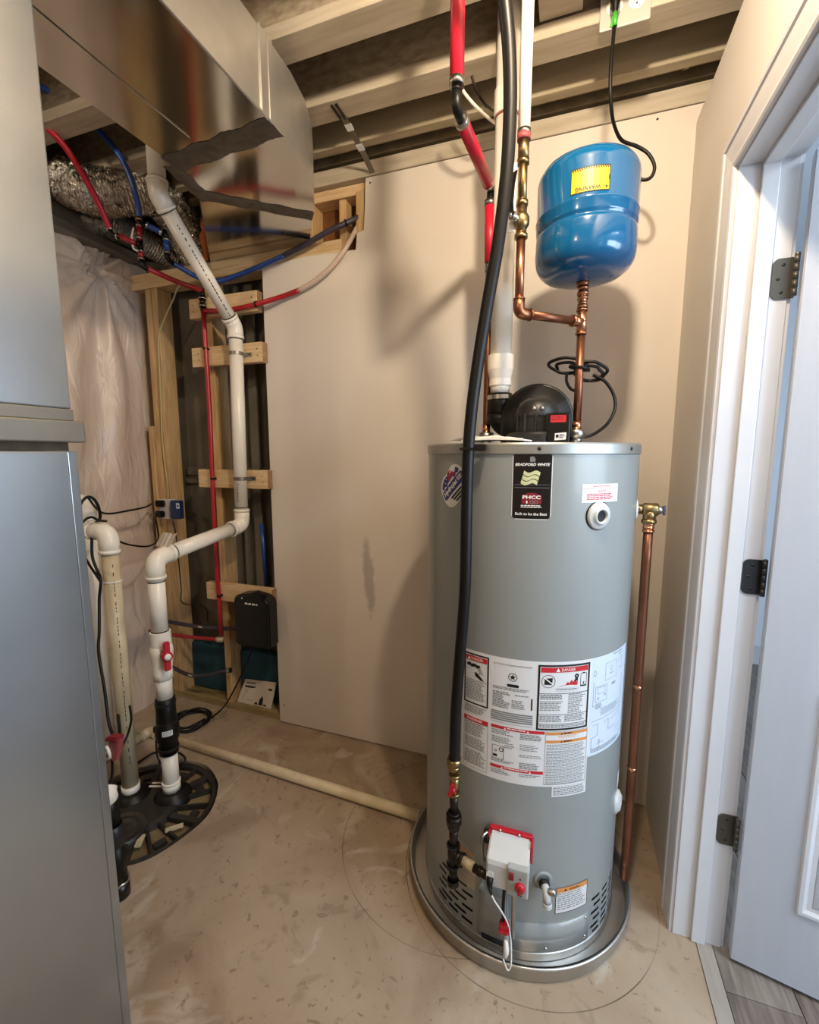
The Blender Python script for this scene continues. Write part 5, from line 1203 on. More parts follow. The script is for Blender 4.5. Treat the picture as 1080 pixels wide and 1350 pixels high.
for k, (dx, dy) in enumerate(((-0.11, 0.02), (-0.11, 0.035))):
    bm = NB(); obox(bm, V((-1.47 + dx * 0.55, 1.25 + dy - 0.035, 0.024 + 0.004 * k)), (1, 0.35, 0), (-0.35, 1, 0), (0, 0, 1), 0.034, 0.004, 0.002, 0.0008); finish('tie_tail', bm, 'pvc', sp)
bm = NB(); obox(bm, PIT + V((0.19, -0.03, -0.008)), (0.7, 0.7, 0), (-0.7, 0.7, 0), (0, 0, 1), 0.03, 0.009, 0.004, 0.001); finish('pale_chip', bm, 'pvc_aged', sp)
bm = NB(); obox(bm, PIT + V((0.12, -0.115, -0.008)), (0.5, -0.8, 0), (0.8, 0.5, 0), (0, 0, 1), 0.026, 0.011, 0.004, 0.001); finish('pale_chip', bm, 'pvc_aged', sp)

# --- main white discharge riser
PR = 0.0302
sd = thing('sump_discharge_pipe', 'white plastic riser with red-handled valve rising from sump pit', 'pipe')
A0 = V((-1.47, 1.25, 0.0)); zA = pY(205, 737, 1.25).z; A1 = V((-1.47, 1.25, zA)); A2 = V((-1.466, 1.74, pY(318, 692, 1.74).z)); A3 = V((-1.452, 1.74, 1.945)); A4 = V((-1.468, 1.378, 2.322)); A5 = V((-1.468, 1.378, 2.849))
zc1, zc0_ = pY(214, 918, 1.25).z, pY(218, 990, 1.25).z     # rubber check valve
zv1, zv0_ = pY(212, 832, 1.25).z, pY(212, 884, 1.25).z     # ball valve
at = lambda z: V((-1.47, 1.25, z))
for i, (p, q, r_) in enumerate(((A0, A1, A2), (A1, A2, A3), (A2, A3, A4), (A3, A4, A5))):
    bm = NB(); elbow(bm, p, q, r_, PR, hub=1.0 if i < 2 else 0.9, ro=1.14, R=PR * (1.75 if i < 2 else 1.9), n=28, collar=0.20); finish('elbow', bm, 'pvc', sd)
tubeobj('pipe', [at(0.012), at(zc0_ + 0.01)], PR, 'pvc', sd, 28)
bm = NB(); tube(bm, [at(0.018), at(0.048)], PR * 1.10, 28); finish('base_collar', bm, 'pvc', sd)
bm = NB(); lathe(bm, [(PR * 1.1, 0.049), (PR * 1.16, 0.051), (PR * 1.16, 0.055), (PR, 0.057)], (-1.47, 1.25, 0), n=28); finish('zip_tie', bm, 'pvc_bright', sd)
tubeobj('pipe', [at(zc1 - 0.01), at(zv0_ + 0.005)], PR, 'pvc', sd, 28)
tubeobj('pipe', [at(zv1 - 0.005), at(zA - 0.06)], PR, 'pvc', sd, 28)
tubeobj('pipe', [A1 + (A2 - A1).normalized() * 0.06, A2 - (A2 - A1).normalized() * 0.06], PR, 'pvc', sd, 28)
tubeobj('pipe', [A2 + V((0, 0, 0.06)), A3 - V((0, 0, 0.03))], PR, 'pvc', sd, 28)
tubeobj('pipe', [A3 + (A4 - A3).normalized() * 0.03, A4 - (A4 - A3).normalized() * 0.03], PR, 'pvc', sd, 28)
tubeobj('pipe', [A4 + V((0, 0, 0.03)), A5], PR, 'pvc', sd, 28)
# dark primer rings at the joints
def pring3(c, ax):
    bm = NB(); ring_collar(bm, c, V(ax).normalized(), PR * 1.03, 0.004); finish('joint_line', bm, 'ink_black', sd)
pring3(A2 + V((0, 0, 0.086)), (0, 0, 1)); pring3(A2 - (A2 - A1).normalized() * 0.086, A2 - A1); pring3(A1 + (A2 - A1).normalized() * 0.086, A2 - A1)
pring3(A3 - V((0, 0, 0.053)), (0, 0, 1)); pring3(A3 + (A4 - A3).normalized() * 0.053, A4 - A3); pring3(A4 - (A4 - A3).normalized() * 0.053, A4 - A3); pring3(A4 + V((0, 0, 0.053)), (0, 0, 1)); pring3(at(zA - 0.087), (0, 0, 1)); pring3(at(zv1 + 0.002), (0, 0, 1))
# printed line along the diagonal and by the lower strap
dd = (A4 - A3).normalized(); side = dd.cross(V((0.55, -0.8, 0.2))).normalized(); nn = side.cross(dd).normalized()
if nn.dot(CO - A3) < 0: nn = -nn
pm = planemap(A3 + nn * (PR + 0.0006), dd, nn.cross(dd))
bm = NB(); 
u = 0.06
while u < 0.42:
    w = random.uniform(0.004, 0.013); rect(bm, pm, u, u + w, -0.002, 0.0022, 0, 1); u += w + random.choice((0.003, 0.004, 0.012))
finish('pipe_print', bm, 'ink_black', sd)
bm = NB(); nn2 = (CO - A2); nn2.z = 0; nn2.normalize(); pm = planemap(A2 + nn2 * (PR + 0.0006) + V((0, 0, 0.10)), (0, 0, 1), V((0, 0, 1)).cross(nn2) * -1)
pm = planemap(A2 + nn2 * (PR + 0.0006), nn2.cross(V((0, 0, 1))) * -1, (0, 0, 1))
for v in (0.115, 0.125, 0.138, 0.148, 0.156, 0.170, 0.18): rect(bm, pm, -0.016, -0.013, v, v + 0.006, 0.0005, 1)
for a, b in (((-0.018, 0.195), (-0.008, 0.206)), ((-0.018, 0.206), (-0.006, 0.194)), ((-0.012, 0.2), (-0.012, 0.188))): poly(bm, pm, [a, (a[0] + 0.001, a[1] + 0.001), (b[0] + 0.001, b[1] + 0.001), b], 0.0006)
finish('pipe_print', bm, 'ink_black', sd)
# ball valve
bm = NB(); zm = (zv0_ + zv1) / 2
slathe(bm, [(PR, zv0_ - 0.03), (0.035, zv0_ - 0.029), (0.035, zv0_ + 0.002), (0.033, zv0_ + 0.005), (0.040, zm - 0.025), (0.0425, zm), (0.040, zm + 0.022), (0.034, zm + 0.028)], (-1.47, 1.25, 0), n=32)
lathe(bm, [(0.034, zm + 0.028), (0.038, zm + 0.029), (0.038, zv1 - 0.001), (0.034, zv1), (PR, zv1)], (-1.47, 1.25, 0), n=32); vb = finish('valve_body', bm, 'pvc', sd)
hd = V((0.90, -0.43, 0)).normalized(); hc_ = at(zm) + hd * 0.040
bm = NB(); slathe(bm, [(0.018, 0), (0.017, 0.012), (0.019, 0.014), (0.019, 0.034), (0.0, 0.035)], hc_, hd, 20); obox(bm, hc_ + hd * 0.024, (0, 0, 1), hd.cross(V((0, 0, 1))), hd, 0.058, 0.012, 0.007, 0.004); finish('valve_handle', bm, 'red_plastic', vb)
bm = NB(); slathe(bm, [(0.0125, 0.0345), (0.012, 0.039), (0, 0.0395)], hc_, hd, 20); finish('handle_cap', bm, 'pvc_bright', vb)
# rubber check valve with clamps and label
bm = NB(); zs = zc0_; hz = zc1 - zc0_
slathe(bm, [(PR, 0), (0.036, 0.001), (0.036, hz * .22), (0.042, hz * .28), (0.045, hz * .40), (0.043, hz * .50), (0.0375, hz * .54), (0.0385, hz * .60), (0.0375, hz * .66), (0.0365, hz * .72), (0.0365, hz * .985), (PR, hz)], (-1.47, 1.25, zs), n=32); ck = finish('check_valve', bm, 'black_rubber', sd)
for k in (.10, .58, .90):
    bm = NB(); lathe(bm, [(0.0365, -0.006), (0.0385, -0.005), (0.0385, 0.005), (0.0365, 0.006)], (-1.47, 1.25, zs + hz * k), n=32); finish('band_clamp', bm, 'hinge_dark', ck)
bm = NB(); obox(bm, at(zs + hz * 0.42) + V((-0.045, -0.012, -0.004)), (1, 0, 0), (0, 1, 0), (0, 0, 1), 0.011, 0.009, 0.013, 0.003); finish('valve_lug', bm, 'black_rubber', ck)
cm = cylmap((-1.47, 1.25), 0.0455, zs + hz * 0.44); bm = NB()
a0 = 0.0455 * radians(48); rect(bm, cm, a0 - 0.019, a0 + 0.019, -0.010, 0.012, 0.0006, 6); lb = finish('white_label', bm, 'label_white', ck)
bm = NB(); fine(bm, cm, a0 - 0.016, a0 + 0.016, -0.007, 0.009, 0.0045, 0.001, 0.45, 0.1); finish('label_print', bm, 'ink_grey', lb)
# pipe straps on the wood cleats
for zq in (pY(318, 466, 1.74).z, pY(320, 631, 1.74).z):
    xq = A3.x + (A2.x - A3.x) * (A3.z - zq) / (A3.z - A2.z)
    bm = NB(); tube(bm, [(xq, 1.74, zq - 0.008), (xq, 1.74, zq + 0.008)], PR * 1.05, 28, caps=False); box(bm, xq + PR * 0.9, xq + 0.062, 1.768, 1.7715, zq - 0.009, zq + 0.009, 0.001); obox(bm, (xq + PR * 1.0, 1.757, zq), (0.2, 1, 0), (1, -0.2, 0), (0, 0, 1), 0.014, 0.0015, 0.008); st = finish('pipe_strap', bm, 'grey_metal', sd)
    bm = NB(); slathe(bm, [(0.0045, 0), (0.004, 0.002), (0, 0.003)], (xq + 0.05, 1.768, zq), (0, -1, 0), 10); finish('strap_screw', bm, 'hinge_dark', st)

# --- second aged riser
sr = thing('vent_riser', 'stained old plastic pipe with white elbow beside the furnace', 'pipe')
B0 = V((-1.622, 1.19, 0.0)); B1 = V((-1.622, 1.19, 1.083)); B2 = V((-2.05, 1.16, 1.10))
bm = NB(); L = elbow(bm, B0, B1, B2, PR, hub=1.0, ro=1.14, R=PR * 1.75, n=28, collar=0.22); finish('elbow', bm, 'pvc', sr, 'clean white elbow')
tubeobj('pipe', [V((-1.622, 1.19, 0.01)), B1 - V((0, 0, L - 0.01))], PR, 'pvc_aged', sr, 28, 'stained yellowed pipe')
tubeobj('pipe', [B1 + (B2 - B1).normalized() * (L - 0.01), B2], PR, 'pvc', sr, 28)
bm = NB(); tube(bm, [(-1.622, 1.19, 0.012), (-1.622, 1.19, 0.045)], PR * 1.10, 28); finish('base_collar', bm, 'pvc', sr)
bm = NB(); lathe(bm, [(PR, -0.003), (PR * 1.08, -0.002), (PR * 1.08, 0.002), (PR, 0.003)], (-1.622, 1.19, pY(150, 766, 1.19).z), n=28); finish('zip_tie', bm, 'pvc_bright', sr)
nn2 = (CO - B1); nn2.z = 0; nn2.normalize(); pm = planemap(V((-1.622, 1.19, 0)) + nn2 * (PR + 0.0004), nn2.cross(V((0, 0, 1))) * -1, (0, 0, 1)); bm = NB(); v = 0.15
while v < 0.98:
    w = random.uniform(0.006, 0.016); rect(bm, pm, 0.003, 0.0055, v, v + w, 0.0006, 1); v += w + random.choice((0.004, 0.006, 0.02))
finish('pipe_print', bm, 'ink_black', sr)
s2 = thing('waste_pipe', 'short white elbow pipe behind the stained riser with cords round it', 'pipe')
run(s2, [V((-1.93, 1.33, 0.01)), V((-1.93, 1.33, 1.175)), V((-2.06, 0.95, 1.175))], PR, 'pvc', hub=1.0, R=PR * 1.75, n=24, collar=0.22)

# --- floor drain pipe to the pan
fp = thing('floor_drain_pipe', 'cream plastic pipe lying across concrete floor to the drain pan', 'pipe')
run(fp, [V((-0.470, 1.449, 0.0215)), V((-1.885, 1.505, 0.0215)), V((-1.93, 1.10, 0.0215))], 0.0205, 'pvc_cream', 'pvc_aged', hub=1.0, R=0.03, n=20, collar=0.2)

# --- black trap pipe at the furnace corner
bp = thing('condensate_trap', 'black plastic drain trap with white cap beside furnace corner', 'pipe')
BX, BYY = -1.268, 0.866
bm = NB(); tube(bm, [(BX, BYY, 0.004), (BX, BYY, 0.05)], 0.029, 22); finish('foot_cap', bm, 'black_gloss', bp)
bm = NB(); ring_collar(bm, V((BX, BYY, 0.055)), (0, 0, 1), 0.0305, 0.010); finish('foot_clamp', bm, 'steel', bp)
bm = NB(); tube(bm, [(BX, BYY, 0.05), (BX - 0.004, BYY, 0.19)], 0.025, 22); finish('lower_pipe', bm, 'black_rubber', bp)
bm = NB(); slathe(bm, [(0.026, 0.17), (0.034, 0.18), (0.036, 0.21), (0.034, 0.235), (0.027, 0.245)], (BX - 0.008, BYY, 0), n=24); finish('coupling', bm, 'black_plastic', bp)
bm = NB(); tube(bm, [(BX - 0.010, BYY, 0.24), (BX - 0.016, BYY, 0.345)], 0.0255, 22); finish('upper_pipe', bm, 'black_rubber', bp)
bm = NB(); tube(bm, spline([(BX - 0.015, BYY, 0.330), (BX - 0.012, BYY - 0.004, 0.345), (BX - 0.012, BYY - 0.006, 0.352), (BX - 0.020, BYY + 0.004, 0.362)], 5), 0.0275, 18); finish('white_cap', bm, 'pvc', bp)
rs = thing('float_switch', 'faded red float alarm box clipped by the stained riser', 'switch')
c = pD(152, 985, 1.56)
bm = NB(); obox(bm, c, (0.25, 0.1, 1), (1, 0, -0.25), (0, 1, 0), 0.040, 0.021, 0.014, 0.004); finish('switch_box', bm, 'red_faded', rs)
bm = NB(); obox(bm, c + V((0.004, -0.002, 0.038)), (1, 0.2, 0.1), (0, 1, 0), (0, 0, 1), 0.024, 0.016, 0.008, 0.004); finish('switch_top', bm, 'red_plum', rs)
bm = NB(); tube(bm, [c + V((-0.018, -0.018, 0.012)), c + V((-0.006, -0.020, -0.002)), c + V((-0.004, -0.018, -0.03))], 0.0055, 10); finish('switch_lever', bm, 'pvc_bright', rs)
bm = NB(); tube(bm, [c + V((0.01, 0.012, 0)), V((-1.622, 1.165, c.z))], 0.006, 10); finish('clip', bm, 'black_rubber', rs)

# ================================================================== WOOD CLEATS, PEX, CONTROLS
zlab = ('topmost pale wood cleat, red pipe running along it', 'second pale wood cleat down with the upper pipe strap', 'third pale wood cleat down with the lower pipe strap', 'lowest pale wood cleat behind the black control box')
for (px0, py0, pyb), lb, ln_ in zip(((262, 393, 419), (265, 458, 488), (272, 619, 643), (285, 769, 793)), zlab, ((-1.745, -1.352), (-1.745, -1.335), (-1.750, -1.335), (-1.742, -1.338))):
    zt_ = pY(px0, py0, 1.772).z; zb_ = zt_ - 0.089
    t = thing('wood_cleat', lb, 'board', 'wood cleats across the wall studs')
    bm = NB(); box(bm, ln_[0], ln_[1], 1.7725, 1.8095, zb_, zt_, 0.002, 1); finish('board', bm, 'wood_pine', t)
    bm = NB(); box(bm, ln_[1] - 0.0004, ln_[1] + 0.0006, 1.7735, 1.8085, zb_ + 0.001, zt_ - 0.001); finish('end_grain', bm, 'wood_end', t)
    for dx, dz in ((-0.03, 0.06), (-0.028, 0.03), (-0.37, 0.06), (-0.365, 0.03)):
        bm = NB(); slathe(bm, [(0.0032, 0.0005), (0.002, 0.0012), (0, 0.0012)], (ln_[1] + dx, 1.7727, zb_ + dz), (0, -1, 0), 8); finish('nail_head', bm, 'black_iron', t)

def pex_clip(root, c, ax):
    bm = NB(); ring_collar(bm, c, V(ax).normalized(), 0.0135, 0.009); obox(bm, V(c) + V((0, 0.006, 0)), (1, 0, 0), (0, 1, 0), (0, 0, 1), 0.009, 0.011, 0.006, 0.002); finish('pipe_clip', bm, 'black_rubber', root)
rp = thing('red_water_pipe', 'red plastic water pipe dropping past the wood cleats', 'pipe')
PY_ = 1.758
xr = pY(268, 410, PY_).x
zr0 = pY(291, 843, PY_).z; zr1 = pY(266, 412, PY_).z
tubeobj('drop', spline([(xr, PY_, zr1), (xr + 0.006, PY_ - 0.002, 1.6), (xr - 0.004, PY_, 1.1), (xr - 0.006, PY_ + 0.002, zr0 + 0.02)], 6), 0.0108, 'red_pex', rp, 12)
bm = NB(); ring_collar(bm, V((xr - 0.006, PY_, zr0)), (0, 0, 1), 0.013, 0.022); ring_collar(bm, V((xr - 0.022, PY_, zr0 - 0.002)), (1, 0, 0), 0.013, 0.02); finish('bottom_elbow', bm, 'pvc_aged', rp)
tubeobj('lower_branch', spline([(xr - 0.02, PY_, zr0 - 0.002), pY(262, 841, PY_), pY(235, 838, PY_), (-2.14, PY_ - 0.01, pY(225, 836, PY_).z)], 5), 0.0100, 'red_pex', rp, 12)
for py in (459, 631, 784): pex_clip(rp, (xr + 0.001, PY_ + 0.001, pY(280, py, PY_).z), (0, 0, 1))
zf = pY(266, 400, PY_).z
bm = NB(); 
for k, rr in enumerate((0.012, 0.0165, 0.013, 0.017, 0.0125)): ring_collar(bm, V((xr - 0.001, PY_, zr1 + 0.012 + k * 0.017)), (0, 0, 1), rr, 0.015)
finish('fitting', bm, 'black_iron', rp)
for k in (0.028, 0.062):
    bm = NB(); ring_collar(bm, V((xr - 0.001, PY_, zr1 + k)), (0, 0, 1), 0.0175, 0.007); finish('crimp_ring', bm, 'steel', rp)
J = V((xr - 0.001, PY_, zr1 + 0.092))
tubeobj('upper_branch', spline([J, J + V((-0.02, -0.01, 0.012)), pD(235, 372, 2.04), pD(210, 361, 1.97), pD(192, 353, 1.93)], 6), 0.0112, 'red_pex', rp, 12)
tubeobj('cross_branch', spline([(xr + 0.004, PY_, zr1 + 0.006), pY(300, 409, PY_ + 0.002), pY(335, 402, PY_ + 0.002), pY(356, 396, PY_ + 0.01), pY(375, 390, 1.785), pY(394, 383, 1.79)], 6), 0.0108, 'red_pex', rp, 12)
tubeobj('pale_branch', spline([pY(394, 383, 1.79), pY(415, 371, 1.79), pY(435, 354, 1.79), pY(452, 333, 1.795), pY(463, 315, 1.815), pY(474, 295, 1.845), pY(482, 282, 1.88)], 6), 0.0104, 'pex_white', rp, 12, 'pale pinkish length of pipe')
pex_clip(rp, pY(338, 401, PY_ + 0.004), (1, 0, 0.1))
bpx = thing('blue_water_pipe', 'blue plastic water pipe crossing in front of the drywall top', 'pipe')
pts = [pD(223, 344, 1.98), pD(240, 354, 2.02), pD(262, 366, 2.06), pY(285, 371, 1.775), pY(310, 364, 1.785), pY(345, 350, 1.785), pY(375, 337, 1.785)]
tubeobj('blue_length', spline(pts, 6), 0.0105, 'blue_pex', bpx, 12)
tubeobj('grey_length', spline([pY(375, 337, 1.785), pY(405, 321, 1.785), pY(435, 304, 1.788), pY(455, 295, 1.80), pY(478, 284, 1.845), pY(490, 278, 1.88)], 6), 0.0112, 'pex_dark', bpx, 12, 'greyish end of pipe')
pex_clip(bpx, pY(456, 294, 1.802), (1, 0.4, 0.3))
# lower blue pipes
for a, b, cc, lb in (((218, 819), (268, 827), (322, 829), 'dark blue pipe running low from riser to black control box'), ((220, 876), (255, 891), (302, 884), 'dark blue pipe lowest on the stud wall with tag')):
    t = thing('blue_supply_pipe', lb, 'pipe')
    P3 = spline([V((-2.13, 1.765, pY(*a, 1.775).z + 0.004)), pY(*a, 1.775), pY(*b, 1.778), pY(*cc, 1.775)], 7)
    tubeobj('pipe', P3, 0.0102, 'pex_dark', t, 12)
    q = pY(b[0] - 4, b[1] - 0.5, 1.766); bm = NB(); pm = planemap(q, (1, 0, 0), (0, 0, 1))
    for k in range(5): rect(bm, pm, -0.014 + k * 0.006, -0.010 + k * 0.006, -0.004, 0.004, 0.001, 1)
    finish('pipe_print', bm, 'ink_white', t)
    bm = NB(); ring_collar(bm, P3[-1], (P3[-1] - P3[-2]).normalized(), 0.0135, 0.02); finish('crimp_ring', bm, 'steel', t)
tag(tubeobj('blue_riser_pipe', [pY(345, 690, 1.93), pY(352, 770, 1.93)], 0.012, 'blue_pex', None, 10), 'short dark blue pipe standing inside the stud bay', 'pipe')

# PEX manifold below the silver duct
mr = thing('red_supply_pipe', 'bright red plastic pipe arching down beside furnace plenum', 'pipe')
tubeobj('pipe', spline([pD(44, 150, 1.62), pD(64, 170, 1.64), pD(86, 194, 1.68), pD(108, 228, 1.73), pD(127, 262, 1.78), pD(139, 288, 1.82), pD(145, 303, 1.84)], 6), 0.0112, 'red_sleeve', mr, 14)
bm = NB(); e = pD(147, 310, 1.845); tube(bm, fillet([pD(145, 302, 1.84), e, pD(158, 312, 1.85)], 0.012, 5), 0.0102, 12); finish('elbow', bm, 'black_rubber', mr)
tubeobj('branch', [pD(157, 311, 1.85), pD(179, 321, 1.87)], 0.0108, 'red_pex', mr, 12)
bm = NB(); ring_collar(bm, pD(145, 302, 1.84), (0.15, 0.1, -1), 0.013, 0.010); finish('crimp_ring', bm, 'steel', mr); bm = NB(); ring_collar(bm, pD(155, 311.5, 1.85), (1, 0.2, -0.3), 0.0128, 0.010); finish('crimp_ring', bm, 'steel', mr)
mb = thing('blue_supply_pipe', 'bright blue plastic pipe arching down from joists to the fittings', 'pipe')
tubeobj('pipe', spline([pD(50, 113, 1.60), pD(60, 118, 1.62), pD(92, 136, 1.68), pD(122, 164, 1.73), pD(148, 192, 1.77), pD(166, 220, 1.80), pD(177, 250, 1.83), pD(182, 272, 1.86), pD(183, 287, 1.875)], 6), 0.0112, 'blue_pex', mb, 14)
bm = NB(); ring_collar(bm, pD(183, 289, 1.875), (0.05, 0.05, -1), 0.0135, 0.014); finish('yellow_ring', bm, 'brass', mb)
bm = NB(); tube(bm, fillet([pD(183, 290, 1.875), pD(184, 297, 1.88), pD(193, 296, 1.89)], 0.01, 5), 0.0105, 12); finish('elbow', bm, 'black_rubber', mb)
tubeobj('branch', [pD(192, 296, 1.89), pD(214, 307, 1.92)], 0.0106, 'blue_pex', mb, 12)
bm = NB(); tube(bm, [pD(216, 303, 1.93), pD(219, 316, 1.94)], 0.0118, 12); tube(bm, fillet([pD(220, 333, 1.955), pD(221, 341, 1.96), pD(228, 347, 1.985)], 0.012, 5), 0.0108, 12); finish('tee', bm, 'black_rubber', mb)
tubeobj('short_length', [pD(219, 314, 1.94), pD(220, 334, 1.955)], 0.0112, 'blue_pex', mb, 12)
for q, D in (((194, 297), 1.892), ((212, 306), 1.918), ((219, 316), 1.94), ((220, 333), 1.955)):
    bm = NB(); ring_collar(bm, pD(*q, D), (pD(214, 307, 1.92) - pD(192, 296, 1.89)).normalized() if q[0] < 215 else (0, 0, 1), 0.0130, 0.008); finish('crimp_ring', bm, 'steel', mb)
mm_ = thing('pipe_manifold', 'stacked red and black pipe fittings hanging under blue pipe', 'pipe')
tubeobj('upper_length', [pD(183.5, 296, 1.88), pD(184, 318, 1.892)], 0.0112, 'red_pex', mm_, 12); tubeobj('lower_length', [pD(185, 327, 1.90), pD(186.5, 344, 1.915)], 0.0108, 'red_pex', mm_, 12)
bm = NB(); tube(bm, [pD(184, 316, 1.892), pD(185, 329, 1.90)], 0.0125, 12); tube(bm, [pD(178, 320.5, 1.872), pD(185, 322, 1.895)], 0.011, 12); tube(bm, fillet([pD(186.5, 342, 1.913), pD(187.5, 351, 1.92), pD(195, 355, 1.935)], 0.012, 5), 0.0106, 12); finish('fitting', bm, 'black_rubber', mm_)
for q, D in (((183.6, 314), 1.89), ((185, 331), 1.902), ((186, 341), 1.912), ((183.5, 298), 1.882)):
    bm = NB(); ring_collar(bm, pD(*q, D), (0, 0, 1), 0.0128, 0.008); finish('crimp_ring', bm, 'steel', mm_)
bm = NB(); tube(bm, spline([pD(176, 300, 1.86), pD(174, 313, 1.865), pD(176, 327, 1.872), pD(182, 331, 1.88)], 5), 0.004, 8); finish('tie_loop', bm, 'pvc', mm_)

# black control box with rounded top
cb = thing('control_box', 'black plastic control box with rounded top on the lowest cleat', 'control box')
q0, q1 = pY(313, 800, 1.735), pY(359, 806, 1.735); zb_, zt_ = 0.44, 0.712
xa, xb = q0.x, q1.x
prof = [(xa + 0.012, zb_), (xb - 0.012, zb_), (xb, zb_ + 0.012), (xb, zt_ - 0.06)] + [(xb - 0.05 + 0.05 * cos(a), zt_ - 0.055 + 0.042 * sin(a)) for a in [pi / 12 * k for k in range(1, 6)]] + [((xa + xb) / 2, zt_ - 0.004)] + [(xa + 0.05 - 0.05 * sin(a), zt_ - 0.055 + 0.042 * cos(a)) for a in [pi / 12 * k for k in range(1, 6)]] + [(xa, zt_ - 0.06), (xa, zb_ + 0.012)]
bm = NB(); a = [bm.verts.new((x, 1.705, z_)) for x, z_ in prof]; b = [bm.verts.new((x, 1.7715, z_)) for x, z_ in prof]; bm.faces.new(a); bm.faces.new(b[::-1])
for i in range(len(prof)): bm.faces.new((a[i], b[i], b[(i + 1) % len(prof)], a[(i + 1) % len(prof)]))
bmesh.ops.recalc_face_normals(bm, faces=bm.faces); bmesh.ops.bevel(bm, geom=[e for e in bm.edges if abs(e.verts[0].co.y - 1.705) < 1e-5 and abs(e.verts[1].co.y - 1.705) < 1e-5], offset=0.010, segments=3, affect='EDGES'); finish('case', bm, 'black_gloss', cb)
bm = NB(); pm = planemap((0, 1.7045, 0), (1, 0, 0), (0, 0, 1)); q = pY(331, 796, 1.7045); fine(bm, pm, q.x - 0.036, q.x + 0.038, q.z - 0.008, q.z + 0.002, 0.016, 0.0005, 0.5, 0.02, (0.014, 0.02)); pring(bm, pm, q.x - 0.052, q.z + 0.022, 0, 0.004, 0.0005, 10); finish('case_print', bm, 'ink_white', cb)
bm = NB()
for (qx, qy) in ((318, 833), (326, 838)): ring_collar(bm, pY(qx, qy, 1.735), (1, 0, -0.3), 0.012, 0.022)
finish('hose_fitting', bm, 'steel', cb)
tubeobj('cable', spline([pY(333, 846, 1.74), pY(330, 862, 1.745), pY(322, 880, 1.75), pY(316, 895, 1.74), pY(300, 925, 1.72), pZ(290, 937, 0.012), pZ(276, 948, 0.010), pZ(266, 950, 0.012)], 7), 0.0042, 'black_rubber', cb, 8)
bm = NB(); P = []
cc = pZ(252, 953, 0.0)
for k in range(0, 150):
    a = k * 2 * pi / 30 + 0.4; rr = 0.085 + 0.008 * sin(k * 0.37); P.append(V((cc.x + rr * 1.05 * cos(a) + 0.006 * sin(k * .11), cc.y + rr * sin(a), 0.006 + 0.0052 * (k / 30) + 0.004 * sin(k * 0.7))))
tube(bm, P, 0.0045, 8); finish('cable_coil', bm, 'black_rubber', cb)
# manual leaning on the bottom plate
mn = thing('manual', 'folded instruction leaflet leaning on the bottom plate below control box', 'leaflet')
b0, b1 = pY(313, 930, 1.836), pY(357, 939, 1.836); b0.z = b1.z = 0.041
t0, t1 = pY(323.5, 895, 1.880), pY(364.5, 900, 1.880)
ux = (b1 - b0); wv = ux.length; up_ = ((t0 - b0) + (t1 - b1)) / 2; sk = up_.dot(ux.normalized()); hv = up_.length
mp_ = lambda u, v, off=0.0: b0 + ux * u + (t0 - b0) * v + ((t1 - t0) - ux) * (u * v) + ux.cross(up_).normalized() * off
bm = NB(); c8 = [bm.verts.new(mp_(u, v, o)) for u in (0, 1) for v in (0, 1) for o in (0, -0.005)]
for f in ((0, 1, 3, 2), (4, 6, 7, 5), (0, 4, 5, 1), (2, 3, 7, 6), (0, 2, 6, 4), (1, 5, 7, 3)): bm.faces.new([c8[i] for i in f])
bmesh.ops.recalc_face_normals(bm, faces=bm.faces); finish('leaflet', bm, 'paper', mn)
bm = NB(); rect(bm, mp_, 0.08, 0.93, 0.66, 0.74, 0.0006, 1); rect(bm, mp_, 0.09, 0.38, 0.84, 0.885, 0.0006, 1); poly(bm, mp_, [(0.62, 0.05), (0.74, 0.05), (0.73, 0.30), (0.70, 0.36), (0.69, 0.46), (0.67, 0.46), (0.66, 0.36), (0.63, 0.30)], 0.0006); poly(bm, mp_, [(0.50, 0.05), (0.60, 0.05), (0.58, 0.13), (0.53, 0.14)], 0.0006); poly(bm, mp_, [(0.76, 0.05), (0.86, 0.05), (0.85, 0.11), (0.77, 0.11)], 0.0006); finish('dark_print', bm, 'ink_black', mn)
bm = NB()
for v, e in ((0.57, 0.5), (0.50, 0.42), (0.44, 0.2), (0.34, 0.4), (0.24, 0.38), (0.16, 0.3)): rect(bm, mp_, 0.1, 0.1 + e, v, v + 0.022, 0.0006, 1)
finish('fine_print', bm, 'ink_grey', mn)

# stud outlet with plugs and blue transformer
ob = thing('wall_outlet', 'white electrical outlet on wall stud with two black plugs', 'outlet')
q0, q1 = pY(212, 658, 1.79), pY(227, 684, 1.79)
bm = NB(); box(bm, q0.x, q1.x, 1.775, 1.822, q1.z, q0.z, 0.004); finish('outlet_box', bm, 'trim_white', ob)
for py in (664, 678):
    bm = NB(); q = pY(213, py, 1.76); obox(bm, V((q.x - 0.012, 1.762, q.z)), (1, 0, 0), (0, 1, 0), (0, 0, 1), 0.024, 0.014, 0.017, 0.005); finish('plug', bm, 'black_rubber', ob)
qa = pY(206, 664, 1.76); qb = pY(206, 678, 1.76)
tubeobj('plug_cord', spline([V((qa.x - 0.03, 1.762, qa.z)), pD(190, 669, 2.22), pD(165, 674, 2.12), pD(148, 677, 2.02), pD(135, 676, 1.95), pD(125, 668, 1.86), pD(117, 657, 1.78)], 6), 0.0045, 'black_rubber', ob, 8)
tubeobj('plug_cord', spline([V((qb.x - 0.01, 1.760, qb.z - 0.015)), pY(208, 698, 1.765), pY(208, 712, 1.75), pD(196, 720, 2.08), pD(175, 719, 1.98), pD(158, 714, 1.86), pD(150, 706, 1.76)], 6), 0.0042, 'black_rubber', ob, 8)
